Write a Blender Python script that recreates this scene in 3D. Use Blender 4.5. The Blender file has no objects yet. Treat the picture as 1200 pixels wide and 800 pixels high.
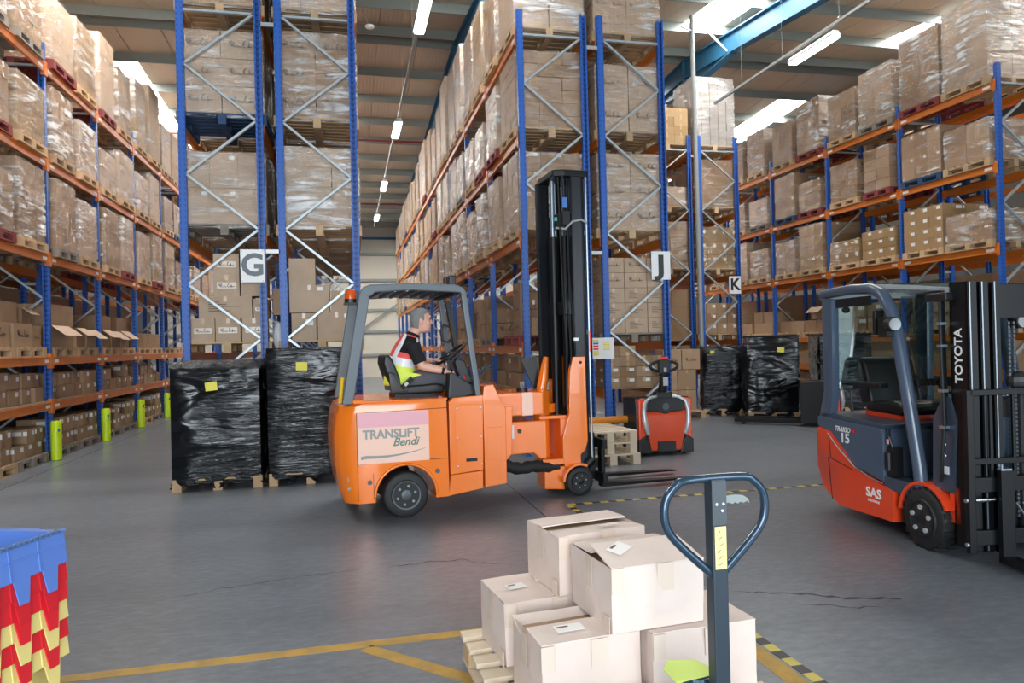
import bpy, bmesh, math, random
from mathutils import Vector, Matrix
R = math.radians
random.seed(7)
S = bpy.context.scene
COL = S.collection

# ------------------------------------------------------------------ camera
H, FPX, YAW, PIT, ROL = 1.6, 844.7, .22495, .00356, -.02477
_f = Vector((math.sin(YAW)*math.cos(PIT), math.cos(YAW)*math.cos(PIT), math.sin(PIT)))
_r0 = Vector((math.cos(YAW), -math.sin(YAW), 0)); _u0 = _r0.cross(_f)
_r = _r0*math.cos(ROL)+_u0*math.sin(ROL); _u = -_r0*math.sin(ROL)+_u0*math.cos(ROL)
cd = bpy.data.cameras.new('camera'); cam = bpy.data.objects.new('camera', cd); COL.objects.link(cam)
cd.sensor_width = 36; cd.lens = FPX/1200*36; cd.clip_start = .05; cd.clip_end = 300
cam.matrix_world = Matrix(((_r.x, _u.x, -_f.x, 0), (_r.y, _u.y, -_f.y, 0), (_r.z, _u.z, -_f.z, H), (0, 0, 0, 1)))
S.camera = cam

# ------------------------------------------------------------------ light
EXPO = -0.7
DOOR_E, SKY_E, LAMP_E = 1650, 40, 20
S.view_settings.view_transform = 'Standard'; S.view_settings.look = 'None'
S.view_settings.gamma = 1; S.view_settings.use_curve_mapping = False
S.view_settings.exposure = EXPO
W = bpy.data.worlds.new('world'); S.world = W; W.use_nodes = True
W.node_tree.nodes['Background'].inputs[0].default_value = (.62, .78, 1, 1)
W.node_tree.nodes['Background'].inputs[1].default_value = .5
def area(name, loc, rot, sx, sy, e, col):
    l = bpy.data.lights.new(name, 'AREA'); l.shape = 'RECTANGLE'; l.size = sx; l.size_y = sy; l.energy = e; l.color = col
    o = bpy.data.objects.new(name, l); COL.objects.link(o); o.location = loc; o.rotation_euler = rot
    return o
# daylight through the two loading doors behind the photographer
area('daylight_door_a', (-1.2, -4.93, 2.4), (R(90), 0, 0), 5.4, 4.6, DOOR_E, (.84, .93, 1))
area('daylight_door_b', (7.6, -4.93, 2.4), (R(90), 0, 0), 5.4, 4.6, DOOR_E*.55, (.84, .93, 1))

# ------------------------------------------------------------------ materials
def lin(h):
    h = h.lstrip('#'); c = [int(h[i:i+2], 16)/255 for i in (0, 2, 4)]
    return tuple((x/12.92 if x <= .04045 else ((x+.055)/1.055)**2.4) for x in c)+(1,)
class NT:
    def __init__(s, name):
        s.m = bpy.data.materials.new(name); s.m.use_nodes = True; s.t = s.m.node_tree; s.n = s.t.nodes; s.l = s.t.links
        s.b = s.n['Principled BSDF']; s.out = s.n['Material Output']
    def add(s, ty, **k):
        x = s.n.new(ty)
        for a, v in k.items(): setattr(x, a, v)
        return x
    def link(s, a, b): s.l.new(a, b)
    def noise(s, vec, scale, detail=3, rough=.55, dist=0):
        x = s.add('ShaderNodeTexNoise'); x.inputs['Scale'].default_value = scale; x.inputs['Detail'].default_value = detail
        x.inputs['Roughness'].default_value = rough; x.inputs['Distortion'].default_value = dist
        if vec: s.link(vec, x.inputs['Vector'])
        return x.outputs[0]
    def mapping(s, vec, sc=(1, 1, 1), rot=(0, 0, 0)):
        x = s.add('ShaderNodeMapping'); x.inputs['Scale'].default_value = sc; x.inputs['Rotation'].default_value = rot; s.link(vec, x.inputs[0]); return x.outputs[0]
    def rng(s, v, a, b, c, d):
        x = s.add('ShaderNodeMapRange'); s.link(v, x.inputs[0])
        for i, q in enumerate((a, b, c, d)): x.inputs[i+1].default_value = q
        return x.outputs[0]
    def mixc(s, fac, a, b, mode='MIX'):
        x = s.add('ShaderNodeMix', data_type='RGBA', blend_type=mode)
        if isinstance(fac, (int, float)): x.inputs[0].default_value = fac
        else: s.link(fac, x.inputs[0])
        for i, q in ((6, a), (7, b)):
            if isinstance(q, tuple): x.inputs[i].default_value = q
            else: s.link(q, x.inputs[i])
        return x.outputs[2]
    def ramp(s, v, stops):
        x = s.add('ShaderNodeValToRGB'); e = x.color_ramp.elements
        while len(e) < len(stops): e.new(.5)
        for q, (p, c) in zip(e, stops): q.position = p; q.color = c
        s.link(v, x.inputs[0]); return x.outputs[0]
    def bump(s, v, strength, dist=.02):
        x = s.add('ShaderNodeBump'); x.inputs['Strength'].default_value = strength; x.inputs['Distance'].default_value = dist
        s.link(v, x.inputs['Height']); return x.outputs[0]
    def math(s, op, a, b=None):
        x = s.add('ShaderNodeMath', operation=op)
        for i, q in enumerate((a, b)):
            if q is None: continue
            if isinstance(q, (int, float)): x.inputs[i].default_value = q
            else: s.link(q, x.inputs[i])
        return x.outputs[0]
    def obj(s): return s.add('ShaderNodeTexCoord').outputs['Object']
    def pos(s): return s.add('ShaderNodeNewGeometry').outputs['Position']
MT = {}
def mat(name, col, rough=.5, metal=0, spec=.5, var=0, dirt=0, bump=0, bscale=40, coat=0):
    t = NT(name); c = lin(col) if isinstance(col, str) else tuple(col)+(1,)
    t.b.inputs['Roughness'].default_value = rough; t.b.inputs['Metallic'].default_value = metal
    t.b.inputs['Specular IOR Level'].default_value = spec; t.b.inputs['Coat Weight'].default_value = coat
    t.b.inputs['Base Color'].default_value = c
    src = None
    if dirt:
        p = t.pos(); n = t.noise(p, 6, 5, .65)
        src = t.mixc(t.rng(n, .42, .75, 0, dirt), c, tuple(x*.35+.03 for x in c[:3])+(1,))
    if var:
        oi = t.add('ShaderNodeObjectInfo').outputs['Random']; hs = t.add('ShaderNodeHueSaturation')
        t.link(t.rng(oi, 0, 1, 1-var, 1+var), hs.inputs['Value'])
        if src: t.link(src, hs.inputs['Color'])
        else: hs.inputs['Color'].default_value = c
        src = hs.outputs[0]
    if src: t.link(src, t.b.inputs['Base Color'])
    if bump: t.link(t.bump(t.noise(t.pos(), bscale, 3), bump, .01), t.b.inputs['Normal'])
    MT[name] = t.m; return t.m

mat('blue_steel', '#2c60b6', .42, dirt=.12)
mat('slot_dark', '#12203f', .7)
mat('orange_steel', '#d2731f', .45, dirt=.2)
mat('galv', '#b9c2c6', .38, metal=.35, dirt=.12)
mat('galv_dull', '#8d9693', .55, metal=.2, dirt=.15)
mat('rafter_blue', '#1f5b7d', .5)
mat('wood', '#c9a982', .75, var=.18, dirt=.45, bump=.3)
mat('wood_pale', '#dccbb2', .75, var=.08, dirt=.18, bump=.25)
mat('wood_blue', '#23476f', .7, dirt=.5)
mat('wood_red', '#8a3434', .7, dirt=.5)
mat('wood_grey', '#8f857a', .8, dirt=.5)
mat('board_deck', '#9b8a75', .7, dirt=.3)
mat('paper', '#eeeae6', .6)
mat('label_white', '#f2f2f2', .5)
mat('ink', '#26221f', .6)
mat('ink_grey', '#5a5048', .6)
mat('tape', '#c3a27c', .22)
mat('tape_clear', '#decbbb', .25)
mat('sign_white', '#f1f2f2', .4)
mat('sign_ink', '#2a2d30', .4)
mat('sign_grey', '#5d646a', .4)
mat('lime', '#c6e21e', .4)
mat('note_yellow', '#efe34a', .5)
mat('note_lime', '#d4ea5c', .5)
mat('orange_paint', '#f67c1c', .22, coat=.4, dirt=.06)
mat('decal_peach', '#f5c9b4', .35, dirt=.08)
mat('decal_pink', '#e8a9b4', .4)
mat('decal_grey', '#8c9490', .4)
mat('decal_green', '#5f7f70', .4)
mat('guard_grey', '#5d666d', .38, spec=.5, dirt=.1)
mat('black_plastic', '#17181a', .42, bump=.05)
mat('black_rubber', '#1d1e20', .62, dirt=.3)
mat('rim_grey', '#50575c', .42, metal=.3, dirt=.2)
mat('tyre_side', '#3a3d40', .7, dirt=.4)
mat('black_steel', '#0c0e11', .42, spec=.35)
mat('mast_steel', '#1b1f24', .34, metal=.3)
mat('chrome', '#dfe4e8', .15, metal=1)
mat('steel_edge', '#9aa6b2', .3, metal=.7)
mat('red_paint', '#e84a24', .25, coat=.3)
mat('red_worn', '#e2532f', .42, dirt=.18)
mat('toyota_grey', '#3d4b5c', .36, coat=.15)
mat('toyota_grey_light', '#4b5b70', .3, coat=.3)
mat('silver_paint', '#c3cacd', .28, metal=.3)
mat('amber', '#d8581a', .2)
mat('hi_vis_red', '#f0564f', .7); mat('hi_vis_yellow', '#dff05a', .65); mat('reflective', '#e9ebee', .3)
mat('polo_black', '#15161a', .85); mat('trousers_grey', '#54565c', .85, bump=.2)
mat('skin', '#e2ad97', .5); mat('hair_grey', '#8b8a88', .75, bump=.8, bscale=160); mat('eye_dark', '#2a2320', .4); mat('lip', '#c07d70', .5); mat('stubble', '#b09488', .7)
mat('crate_blue', '#5b80cc', .4, var=.04, dirt=.06); mat('crate_red', '#d8232f', .38, var=.06); mat('crate_yellow', '#e9d585', .42, var=.04); mat('crate_dark', '#4a6585', .5)
mat('jack_blue', '#2f4558', .22, metal=.35, coat=.4)
mat('jack_shaft', '#2c3843', .35, dirt=.1)
mat('yellow_sticker', '#ecd691', .5); mat('floor_yellow', '#b08a35', .6, dirt=.75, bump=.1); mat('tape_yellow', '#c3b24c', .5, dirt=.3); mat('tape_black', '#26262a', .5)
mat('barrier_orange', '#d98a2c', .45)
mat('panel_wall', '#cfc8ba', .6); mat('wall_dim', '#4d4a46', .7); mat('purlin', '#8f9692', .5, metal=.15); mat('pipe_red', '#8a3330', .5); mat('pipe_grey', '#979b9a', .5)  # wall_dim is darkened to stand for shade behind racks and cut bounce
mat('grey_plastic', '#b9bdc0', .5)
mat('red_knob', '#e02a20', .3); mat('safety_yellow', '#e8b920', .4); mat('bottle_blue', '#3a6fb8', .4); mat('sack_white', '#d7dadf', .35)
mat('lime_bag', '#cfe86a', .5); mat('winch_teal', '#3f9a90', .5)
MT['perforated'] = MT['blue_steel']

def m_carton(name, cols, dk='#8a6c50', amt=.22):
    t = NT(name); oi = t.add('ShaderNodeObjectInfo').outputs['Random']
    base = t.ramp(oi, [(i/(len(cols)-1), lin(c)) for i, c in enumerate(cols)])
    p = t.pos(); n = t.noise(p, 5, 4); base = t.mixc(t.rng(n, .35, .8, 0, amt), base, lin(dk), 'MIX')
    t.link(base, t.b.inputs['Base Color']); t.b.inputs['Roughness'].default_value = .62; t.b.inputs['Specular IOR Level'].default_value = .35
    t.link(t.bump(t.noise(p, 9, 3), .25, .02), t.b.inputs['Normal'])
    MT[name] = t.m
m_carton('carton', ['#9f8062', '#ad8d6e', '#b39577', '#a28467', '#967759'])
m_carton('carton_pale', ['#bda38a', '#c4ab93', '#c0a68c'])
m_carton('carton_near', ['#e0cdc2', '#e4d4cb', '#dcc9bd'], '#c6ad9b', .3)
mat('grey_pack', '#a59d95', .4, var=.08)
m_carton('carton_old', ['#a5875f', '#b0916a', '#9d7e55'])

def m_film(name, lo, hi, a, b):
    t = NT(name); p = t.pos(); oi = t.add('ShaderNodeObjectInfo').outputs['Random']
    off = t.add('ShaderNodeVectorMath', operation='ADD'); t.link(p, off.inputs[0]); cmb = t.add('ShaderNodeCombineXYZ')
    t.link(t.math('MULTIPLY', oi, 40), cmb.inputs[2]); t.link(cmb.outputs[0], off.inputs[1]); v = off.outputs[0]
    n1 = t.noise(t.mapping(v, (1.6, 1.6, 11), (.22, .16, 0)), 1.3, 6, .62, .6)
    n2 = t.noise(v, 1.5, 2); n3 = t.noise(t.mapping(v, (1, 1, 2.2), (.3, .2, 0)), 2.4, 2, .5, .8)
    s = t.math('MULTIPLY', t.rng(n1, a, b, 0, 1), t.rng(n2, .42, .60, .08, 1))  # whitish film streaks, with glare and glints painted in as white patches
    hgt = t.math('ADD', t.math('MULTIPLY', n1, .35), n3)
    t.b.inputs['Base Color'].default_value = (.88, .88, .87, 1); t.b.inputs['Roughness'].default_value = .16; t.b.inputs['Specular IOR Level'].default_value = .8
    t.link(t.bump(hgt, .8, .09), t.b.inputs['Normal'])
    tr = t.add('ShaderNodeBsdfTransparent'); tr.inputs[0].default_value = (.99, .985, .98, 1)
    gl = t.add('ShaderNodeBsdfGlossy'); gl.inputs['Roughness'].default_value = .10
    t.link(t.bump(hgt, .9, .10), gl.inputs['Normal'])
    mx0 = t.add('ShaderNodeMixShader'); mx0.inputs[0].default_value = .10; t.link(tr.outputs[0], mx0.inputs[1]); t.link(gl.outputs[0], mx0.inputs[2])
    mx = t.add('ShaderNodeMixShader'); t.link(t.rng(s, 0, 1, lo, hi), mx.inputs[0]); t.link(mx0.outputs[0], mx.inputs[1]); t.link(t.b.outputs[0], mx.inputs[2])
    t.link(mx.outputs[0], t.out.inputs[0]); MT[name] = t.m
m_film('film', .0, .75, .52, .66)
m_film('film_heavy', .02, .92, .46, .60)

t = NT('black_film'); p = t.pos(); n1 = t.noise(t.mapping(p, (.8, .8, 2.2), (.3, .25, 0)), 1.5, 2, .45, .8); n2 = t.noise(t.mapping(p, (.7, .7, 6), (.25, .2, 0)), 3.5, 4, .6, 1.0); n3 = t.noise(p, 1.1, 2)
t.b.inputs['Base Color'].default_value = (.006, .007, .009, 1); t.b.inputs['Roughness'].default_value = .17; t.b.inputs['Specular IOR Level'].default_value = .45
t.link(t.bump(t.math('ADD', n1, t.math('MULTIPLY', t.math('MULTIPLY', n2, t.rng(n3, .4, .6, .0, 1)), .30)), .8, .10), t.b.inputs['Normal']); MT['black_film'] = t.m

t = NT('black_sheet'); p = t.pos(); t.b.inputs['Base Color'].default_value = (.02, .02, .021, 1); t.b.inputs['Roughness'].default_value = .38
t.link(t.bump(t.noise(p, 6, 5, .6, 1), 1, .1), t.b.inputs['Normal']); MT['black_sheet'] = t.m

t = NT('upright_blue'); o = t.obj(); sx = t.add('ShaderNodeSeparateXYZ'); t.link(o, sx.inputs[0])
z = t.math('MODULO', sx.outputs[2], .075); hole = t.math('LESS_THAN', t.math('ABSOLUTE', t.math('SUBTRACT', z, .037)), .014)
ax = t.math('ABSOLUTE', t.math('SUBTRACT', t.math('ABSOLUTE', sx.outputs[0]), .030)); hx = t.math('LESS_THAN', ax, .006)
ay = t.math('LESS_THAN', t.math('ABSOLUTE', t.math('SUBTRACT', t.math('ABSOLUTE', sx.outputs[1]), .022)), .007)
msk = t.math('MULTIPLY', hole, t.math('MAXIMUM', hx, ay))
t.link(t.mixc(msk, lin('#2c60b6'), lin('#1c3d7c')), t.b.inputs['Base Color']); t.b.inputs['Roughness'].default_value = .42; MT['upright_blue'] = t.m

t = NT('concrete'); o = t.pos(); big = t.noise(o, .3, 3, .55); mid = t.noise(o, 1.3, 3, .5); fine = t.noise(t.mapping(o, (1.3, 3.2, 1), (0, 0, .3)), 7, 6, .7); grit = t.noise(o, 38, 3, .6)
c = t.ramp(big, [(.3, lin('#60656c')), (.7, lin('#747a82'))]); c = t.mixc(t.rng(mid, .38, .78, 0, .4), c, lin('#555a60')); c = t.mixc(t.rng(fine, .42, .75, 0, .5), c, lin('#969ca3')); c = t.mixc(t.rng(grit, .55, .8, 0, .35), c, lin('#3f4347'))
st = t.noise(t.mapping(o, (.4, 1.6, 1), (0, 0, .2)), .8, 3, .5); c = t.mixc(t.rng(st, .48, .85, 0, .6), c, lin('#40444a'))
t.link(c, t.b.inputs['Base Color']); t.b.inputs['Roughness'].default_value = .31; t.b.inputs['Specular IOR Level'].default_value = .45
MT['concrete'] = t.m

t = NT('liner'); o = t.obj(); wv = t.add('ShaderNodeTexWave'); wv.inputs['Scale'].default_value = 3.2; t.link(o, wv.inputs[0])
t.b.inputs['Base Color'].default_value = lin('#c4b5a1'); t.b.inputs['Roughness'].default_value = .5; t.link(t.bump(wv.outputs[0], .25, .01), t.b.inputs['Normal']); MT['liner'] = t.m

def emis(name, col, s):
    t = NT(name); t.b.inputs['Base Color'].default_value = col+(1,); t.b.inputs['Emission Color'].default_value = col+(1,); t.b.inputs['Emission Strength'].default_value = s; MT[name] = t.m
emis('skylight', (1, .98, .94), SKY_E); emis('tube', (1, 1, .95), LAMP_E)
def m_glass(name, tint, fac):
    t = NT(name); tr = t.add('ShaderNodeBsdfTransparent'); tr.inputs[0].default_value = tint; gl = t.add('ShaderNodeBsdfGlossy'); gl.inputs['Roughness'].default_value = .03
    mx = t.add('ShaderNodeMixShader'); mx.inputs[0].default_value = fac; t.link(tr.outputs[0], mx.inputs[1]); t.link(gl.outputs[0], mx.inputs[2]); t.link(mx.outputs[0], t.out.inputs[0]); MT[name] = t.m
m_glass('glass', (.62, .7, .7, 1), .07)

# ------------------------------------------------------------------ mesh helpers
class MB:
    def __init__(s): s.v = []; s.f = []; s.m = []
    def face(s, f, m=0): s.f.append(tuple(f)); s.m.append(m)
    def box(s, a, b, m=0):
        n = len(s.v); x0, y0, z0 = a; x1, y1, z1 = b
        s.v += [(x0, y0, z0), (x1, y0, z0), (x1, y1, z0), (x0, y1, z0), (x0, y0, z1), (x1, y0, z1), (x1, y1, z1), (x0, y1, z1)]
        for q in ((0, 3, 2, 1), (4, 5, 6, 7), (0, 1, 5, 4), (1, 2, 6, 5), (2, 3, 7, 6), (3, 0, 4, 7)): s.face([n+i for i in q], m)
        return s
    def cbox(s, c, d, m=0, rot=None):
        n = len(s.v); s.box([-x/2 for x in d], [x/2 for x in d], m); r = rot or Matrix.Identity(3); c = Vector(c)
        for i in range(n, len(s.v)): s.v[i] = tuple(r @ Vector(s.v[i])+c)
        return s
    def bar(s, p, q, w, h, m=0, up=(0, 0, 1)):
        p = Vector(p); q = Vector(q); d = (q-p); L = d.length; d.normalize(); u = Vector(up)
        if abs(d.dot(u)) > .98: u = Vector((0, 1, 0))
        x = d.cross(u).normalized(); z = x.cross(d)
        return s.cbox((p+q)/2, (w, L, h), m, Matrix((x, d, z)).transposed())
    def prism(s, poly, a, b, ax='y', m=0, mside=None):
        n = len(s.v); k = len(poly)
        def P(t, w): return {'y': (t[0], w, t[1]), 'x': (w, t[0], t[1]), 'z': (t[0], t[1], w)}[ax]
        s.v += [P(t, a) for t in poly]+[P(t, b) for t in poly]
        s.face(list(range(n, n+k)), m); s.face(list(range(n+2*k-1, n+k-1, -1)), m)
        for i in range(k):
            j = (i+1) % k; s.face((n+j, n+i, n+k+i, n+k+j), m if mside is None else mside)
        return s
    def rings(s, rs, m=0, cap=True, close=True):
        n = len(s.v); k = len(rs[0])
        for r in rs: s.v += [tuple(p) for p in r]
        for i in range(len(rs)-1):
            for j in range(k if close else k-1):
                j2 = (j+1) % k; s.face((n+i*k+j, n+i*k+j2, n+(i+1)*k+j2, n+(i+1)*k+j), m)
        if cap:
            s.face([n+j for j in range(k-1, -1, -1)], m); s.face([n+(len(rs)-1)*k+j for j in range(k)], m)
        return s
    def tube(s, path, r, n=8, m=0, cap=True, flat=1.0, upv=(0, 0, 1)):
        P = [Vector(p) for p in path]; rr = r if isinstance(r, (list, tuple)) else [r]*len(P); rs = []; prev = None
        for i, p in enumerate(P):
            d = (P[min(i+1, len(P)-1)]-P[max(i-1, 0)]).normalized()
            if prev is None:
                u = Vector(upv); u = Vector((1, 0, 0)) if abs(d.dot(u)) > .95 else u
                x = d.cross(u).normalized()
            else:
                x = prev-d*prev.dot(d); x.normalize()
            prev = x; y = d.cross(x)
            rs.append([p+x*(rr[i]*math.cos(2*math.pi*j/n))+y*(rr[i]*flat*math.sin(2*math.pi*j/n)) for j in range(n)])
        return s.rings(rs, m, cap)
    def cyl(s, p, q, r, n=16, m=0): return s.tube([p, q], r, n, m)
    def lathe(s, prof, o=(0, 0, 0), ax='z', n=24, m=0, cap=True):
        o = Vector(o); rs = []
        for r, h in prof:
            ring = []
            for j in range(n):
                a = 2*math.pi*j/n; c, d = r*math.cos(a), r*math.sin(a)
                ring.append(o+Vector({'z': (c, d, h), 'y': (c, h, d), 'x': (h, c, d)}[ax]))
            rs.append(ring)
        return s.rings(rs, m, cap)
    def ell(s, c, d, n=12, k=8, m=0):
        rs = []
        for i in range(k+1):
            a = -math.pi/2+math.pi*i/k; r = max(math.cos(a), .02)
            rs.append([(c[0]+d[0]*r*math.cos(2*math.pi*j/n), c[1]+d[1]*r*math.sin(2*math.pi*j/n), c[2]+d[2]*math.sin(a)) for j in range(n)])
        return s.rings(rs, m)
    def mesh(s, name, mats, bevel=0, smooth=0, seg=2):
        me = bpy.data.meshes.new(name); me.from_pydata(s.v, [], s.f)
        mats = mats if isinstance(mats, (list, tuple)) else [mats]
        for q in mats: me.materials.append(MT[q])
        me.polygons.foreach_set('material_index', s.m)
        b = bmesh.new(); b.from_mesh(me); bmesh.ops.recalc_face_normals(b, faces=b.faces)
        if bevel:
            es = [e for e in b.edges if len(e.link_faces) == 2 and e.calc_face_angle(0) > .45]
            bmesh.ops.bevel(b, geom=es, offset=bevel, segments=seg, profile=.6, affect='EDGES', clamp_overlap=True)
        b.to_mesh(me); b.free()
        if smooth:
            me.polygons.foreach_set('use_smooth', [True]*len(me.polygons)); me.set_sharp_from_angle(angle=R(smooth))
        me.update(); return me
    def build(s, name, mats, parent=None, bevel=0, smooth=0, loc=(0, 0, 0), rot=(0, 0, 0), seg=2):
        return link(name, s.mesh(name, mats, bevel, smooth, seg), parent, loc, rot)
def link(name, me, parent=None, loc=(0, 0, 0), rot=(0, 0, 0), sc=None):
    o = bpy.data.objects.new(name, me); COL.objects.link(o); o.location = loc; o.rotation_euler = rot
    if sc: o.scale = sc
    if parent: o.parent = parent
    return o
def thing(name, label, cat, loc=(0, 0, 0), rz=0, group=None):
    o = bpy.data.objects.new(name, None); COL.objects.link(o); o.location = loc; o.rotation_euler = (0, 0, rz); o.empty_display_size = .1
    tag(o, label, cat, group); return o
def tag(o, label, cat, group=None):
    o['label'] = label; o['category'] = cat
    if group: o['group'] = group
    return o
def struct(o): o['kind'] = 'structure'; return o
def part(name, f, mats, parent, **k):
    b = MB(); f(b); return b.build(name, mats, parent, **k)
def text_mesh(txt, size, off=0, shear=0, depth=.001, align='CENTER', sx=1):
    c = bpy.data.curves.new('t', 'FONT'); c.body = txt; c.size = size; c.offset = off; c.shear = shear; c.extrude = depth; c.align_x = align; c.align_y = 'CENTER'; c.resolution_u = 3
    o = bpy.data.objects.new('t', c); COL.objects.link(o); bpy.context.view_layer.update()
    me = bpy.data.meshes.new_from_object(o.evaluated_get(bpy.context.evaluated_depsgraph_get()))
    bpy.data.objects.remove(o); bpy.data.curves.remove(c)
    for v in me.vertices: v.co.x *= sx
    return me
def text(name, txt, size, m, parent, loc, rot, **k):
    me = text_mesh(txt, size, **k); me.materials.clear(); me.materials.append(MT[m]); me.name = name
    return link(name, me, parent, loc, rot)
def arc(cx, cz, r, a0, a1, n): return [(cx+r*math.cos(R(a0+(a1-a0)*i/n)), cz+r*math.sin(R(a0+(a1-a0)*i/n))) for i in range(n+1)]
def copy_tree(o, parent=None):
    c = o.copy(); COL.objects.link(c); c.parent = parent
    for ch in list(o.children): copy_tree(ch, c)
    return c
ORD = ['first', 'second', 'third', 'fourth', 'fifth', 'sixth', 'seventh', 'eighth', 'ninth', 'tenth', 'eleventh', 'twelfth', 'thirteenth']
# ------------------------------------------------------------------ the building
XW0, XW1, YF, YB = -9.6, 18.0, -5.0, 39.4
YR, ZR, SN, SF = 17.6, 9.25, .10, .055
def zroof(y): return ZR-(SN*(YR-y) if y < YR else SF*(y-YR))
floor = struct(part('floor', lambda b: b.box((XW0, YF, -.2), (XW1, YB, 0)), 'concrete', None))
for x0, y0, x1, y1 in ((1.75, -5, 1.75, 9.9), (-4.1, -5, -4.1, 39), (7.6, -5, 7.6, 39)):
    part('expansion_joint', lambda b: b.bar((x0, y0, .0005), (x1, y1, .0005), .012, .001), 'tape_black', floor)
def paint(p, q, w): part('painted_line', lambda b: b.bar((p[0], p[1], .001), (q[0], q[1], .001), w, .002), 'floor_yellow', floor)['label'] = 'worn yellow painted floor line'
paint((-3.4, 3.97), (2.1, 3.99), .085); paint((.06, 3.93), (.98, 2.96), .085); paint((2.0, 3.93), (1.99, 1.0), .1)
def hazard(p, q, w=.05):
    p = Vector(p); q = Vector(q); L = (q-p).length; n = int(L/.085); b = MB()
    for i in range(n): b.bar(tuple(p.lerp(q, i/n))+(.002,), tuple(p.lerp(q, (i+1)/n))+(.002,), w, .003, i % 2)
    b.build('hazard_tape', ['tape_yellow', 'tape_black'], floor)['label'] = 'black and yellow hazard tape on floor'
hazard((2.09, 6.78), (2.1, 1.0), .06); hazard((2.08, 6.83), (6.2, 6.86), .06)

def crack(pts, w, seed):
    rnd = random.Random(seed); P = []
    for p, q in zip(pts, pts[1:]):
        n = max(2, int(math.dist(p, q)/.05))
        P += [(p[0]+(q[0]-p[0])*i/n+rnd.uniform(-.012, .012), p[1]+(q[1]-p[1])*i/n+rnd.uniform(-.022, .022)) for i in range(n)]
    b = MB()
    for i, (x, y) in enumerate(P): k = w*rnd.uniform(.25, 1)*min(1, i/4+.1, (len(P)-i)/4); b.v += [(x, y+k, .0012), (x, y-k, .0012)]
    for i in range(len(P)-1): b.face((2*i, 2*i+1, 2*i+3, 2*i+2))
    b.build('floor_crack', 'tape_black', floor)['label'] = 'thin dark crack in concrete floor'
crack([(-1.25, 5.05), (-.9, 5.18), (-.35, 5.3), (.1, 5.33)], .006, 1); crack([(.2, 5.32), (.55, 5.36), (.8, 5.35), (.95, 5.2), (1.15, 5.12)], .008, 2); crack([(2.35, 4.15), (2.7, 4.0), (3.05, 3.78), (3.3, 3.75)], .02, 3); crack([(2.6, 3.85), (2.85, 3.72), (3.1, 3.62)], .012, 4)
wall_back = struct(part('wall_back', lambda b: b.box((XW0, YB, 0), (XW1, YB+.15, zroof(YB)+.1)), 'panel_wall', None))
for i in range(27):
    part('wall_sheet', lambda b: b.box((XW0+.01+i*1.02, YB-.03, 0), (XW0+i*1.02+1.01, YB, zroof(YB)-.02)), 'panel_wall', wall_back)
for z, w, m in ((7.45, .12, 'rafter_blue'), (6.6, .14, 'purlin'), (5.2, .14, 'purlin'), (3.6, .14, 'purlin'), (2.45, .14, 'purlin'), (1.2, .14, 'purlin')):
    part('wall_rail', lambda b: b.box((XW0, YB-.13, z-w/2), (XW1, YB-.03, z+w/2)), m, wall_back)
for x in (.45, 6.6): part('wall_post', lambda b: b.box((x-.06, YB-.2, 0), (x+.06, YB-.03, 6.6)), 'purlin', wall_back)
part('wall_brace', lambda b: b.bar((.6, YB-.17, 2.45), (3.4, YB-.17, 4.4), .08, .08), 'purlin', wall_back)
struct(part('wall_left', lambda b: b.prism([(YF, 0), (YB, 0), (YB, zroof(YB)), (YR, ZR), (YF, zroof(YF))], XW0-.15, XW0, 'x'), 'wall_dim', None))
struct(part('wall_right', lambda b: b.prism([(YF, 0), (YB, 0), (YB, zroof(YB)), (YR, ZR), (YF, zroof(YF))], XW1, XW1+.15, 'x'), 'wall_dim', None))
def fw(b):
    zt = zroof(YF)
    for a, c in ((XW0, -3.9), (1.5, 4.9), (10.3, XW1)): b.box((a, YF-.15, 0), (c, YF, zt))
    for a, c in ((-3.9, 1.5), (4.9, 10.3)): b.box((a, YF-.15, 4.7), (c, YF, zt))
struct(part('wall_front', fw, 'panel_wall', None))

def slope(b, x0, x1, y0, y1, d0, d1, m=0):       # a slab following the roof pitch
    b.prism([(y0, zroof(y0)+d0), (y1, zroof(y1)+d0), (y1, zroof(y1)+d1), (y0, zroof(y0)+d1)], x0, x1, 'x', m)
ceiling = MB(); slope(ceiling, XW0, XW1, YF, YR, .06, .16); slope(ceiling, XW0, XW1, YR, YB, .06, .16)
ceiling = struct(ceiling.build('ceiling', 'liner'))
edges = [-9.6, -9.1]+[-8.1+i for i in range(22)]+[13.45, 14.45, 15.4, 16.3, 17.2, 18.0]
SKYN = (-6.1, -4.1, 1.9, 7.9, 13.45); SKYF = (-6.1, -1.1, 3.9, 7.9, 13.45)  # left-aisle and rack-hidden columns are unseen, added to brighten racks and roof
for a, c in zip(edges, edges[1:]):
    near = any(abs(a-q) < .05 for q in SKYN); far = any(abs(a-q) < .05 for q in SKYF)
    ye = 14.3 if abs(a-1.9) < .05 else 15.9; segs = [(YF, 8.0, 0), (8.0, ye, 1), (ye, YR, 0)] if near else [(YF, YR, 0)]
    segs += [(YR, 20.0, 0), (20.0, 36.5, 1), (36.5, YB, 0)] if far else [(YR, YB, 0)]
    for y0, y1, s in segs:
        o = part('skylight_sheet' if s else 'liner_sheet', lambda b: slope(b, a+.008, c-.008, y0, y1, 0, .04), 'skylight' if s else 'liner', ceiling)
        if s: o['label'] = 'translucent rooflight sheet glowing with daylight'
ys = []; y = YR-.28
while y > YF: ys.append(y); y -= 1.75
y = YR+.28
while y < YB-.4: ys.append(y); y += 1.83
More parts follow.
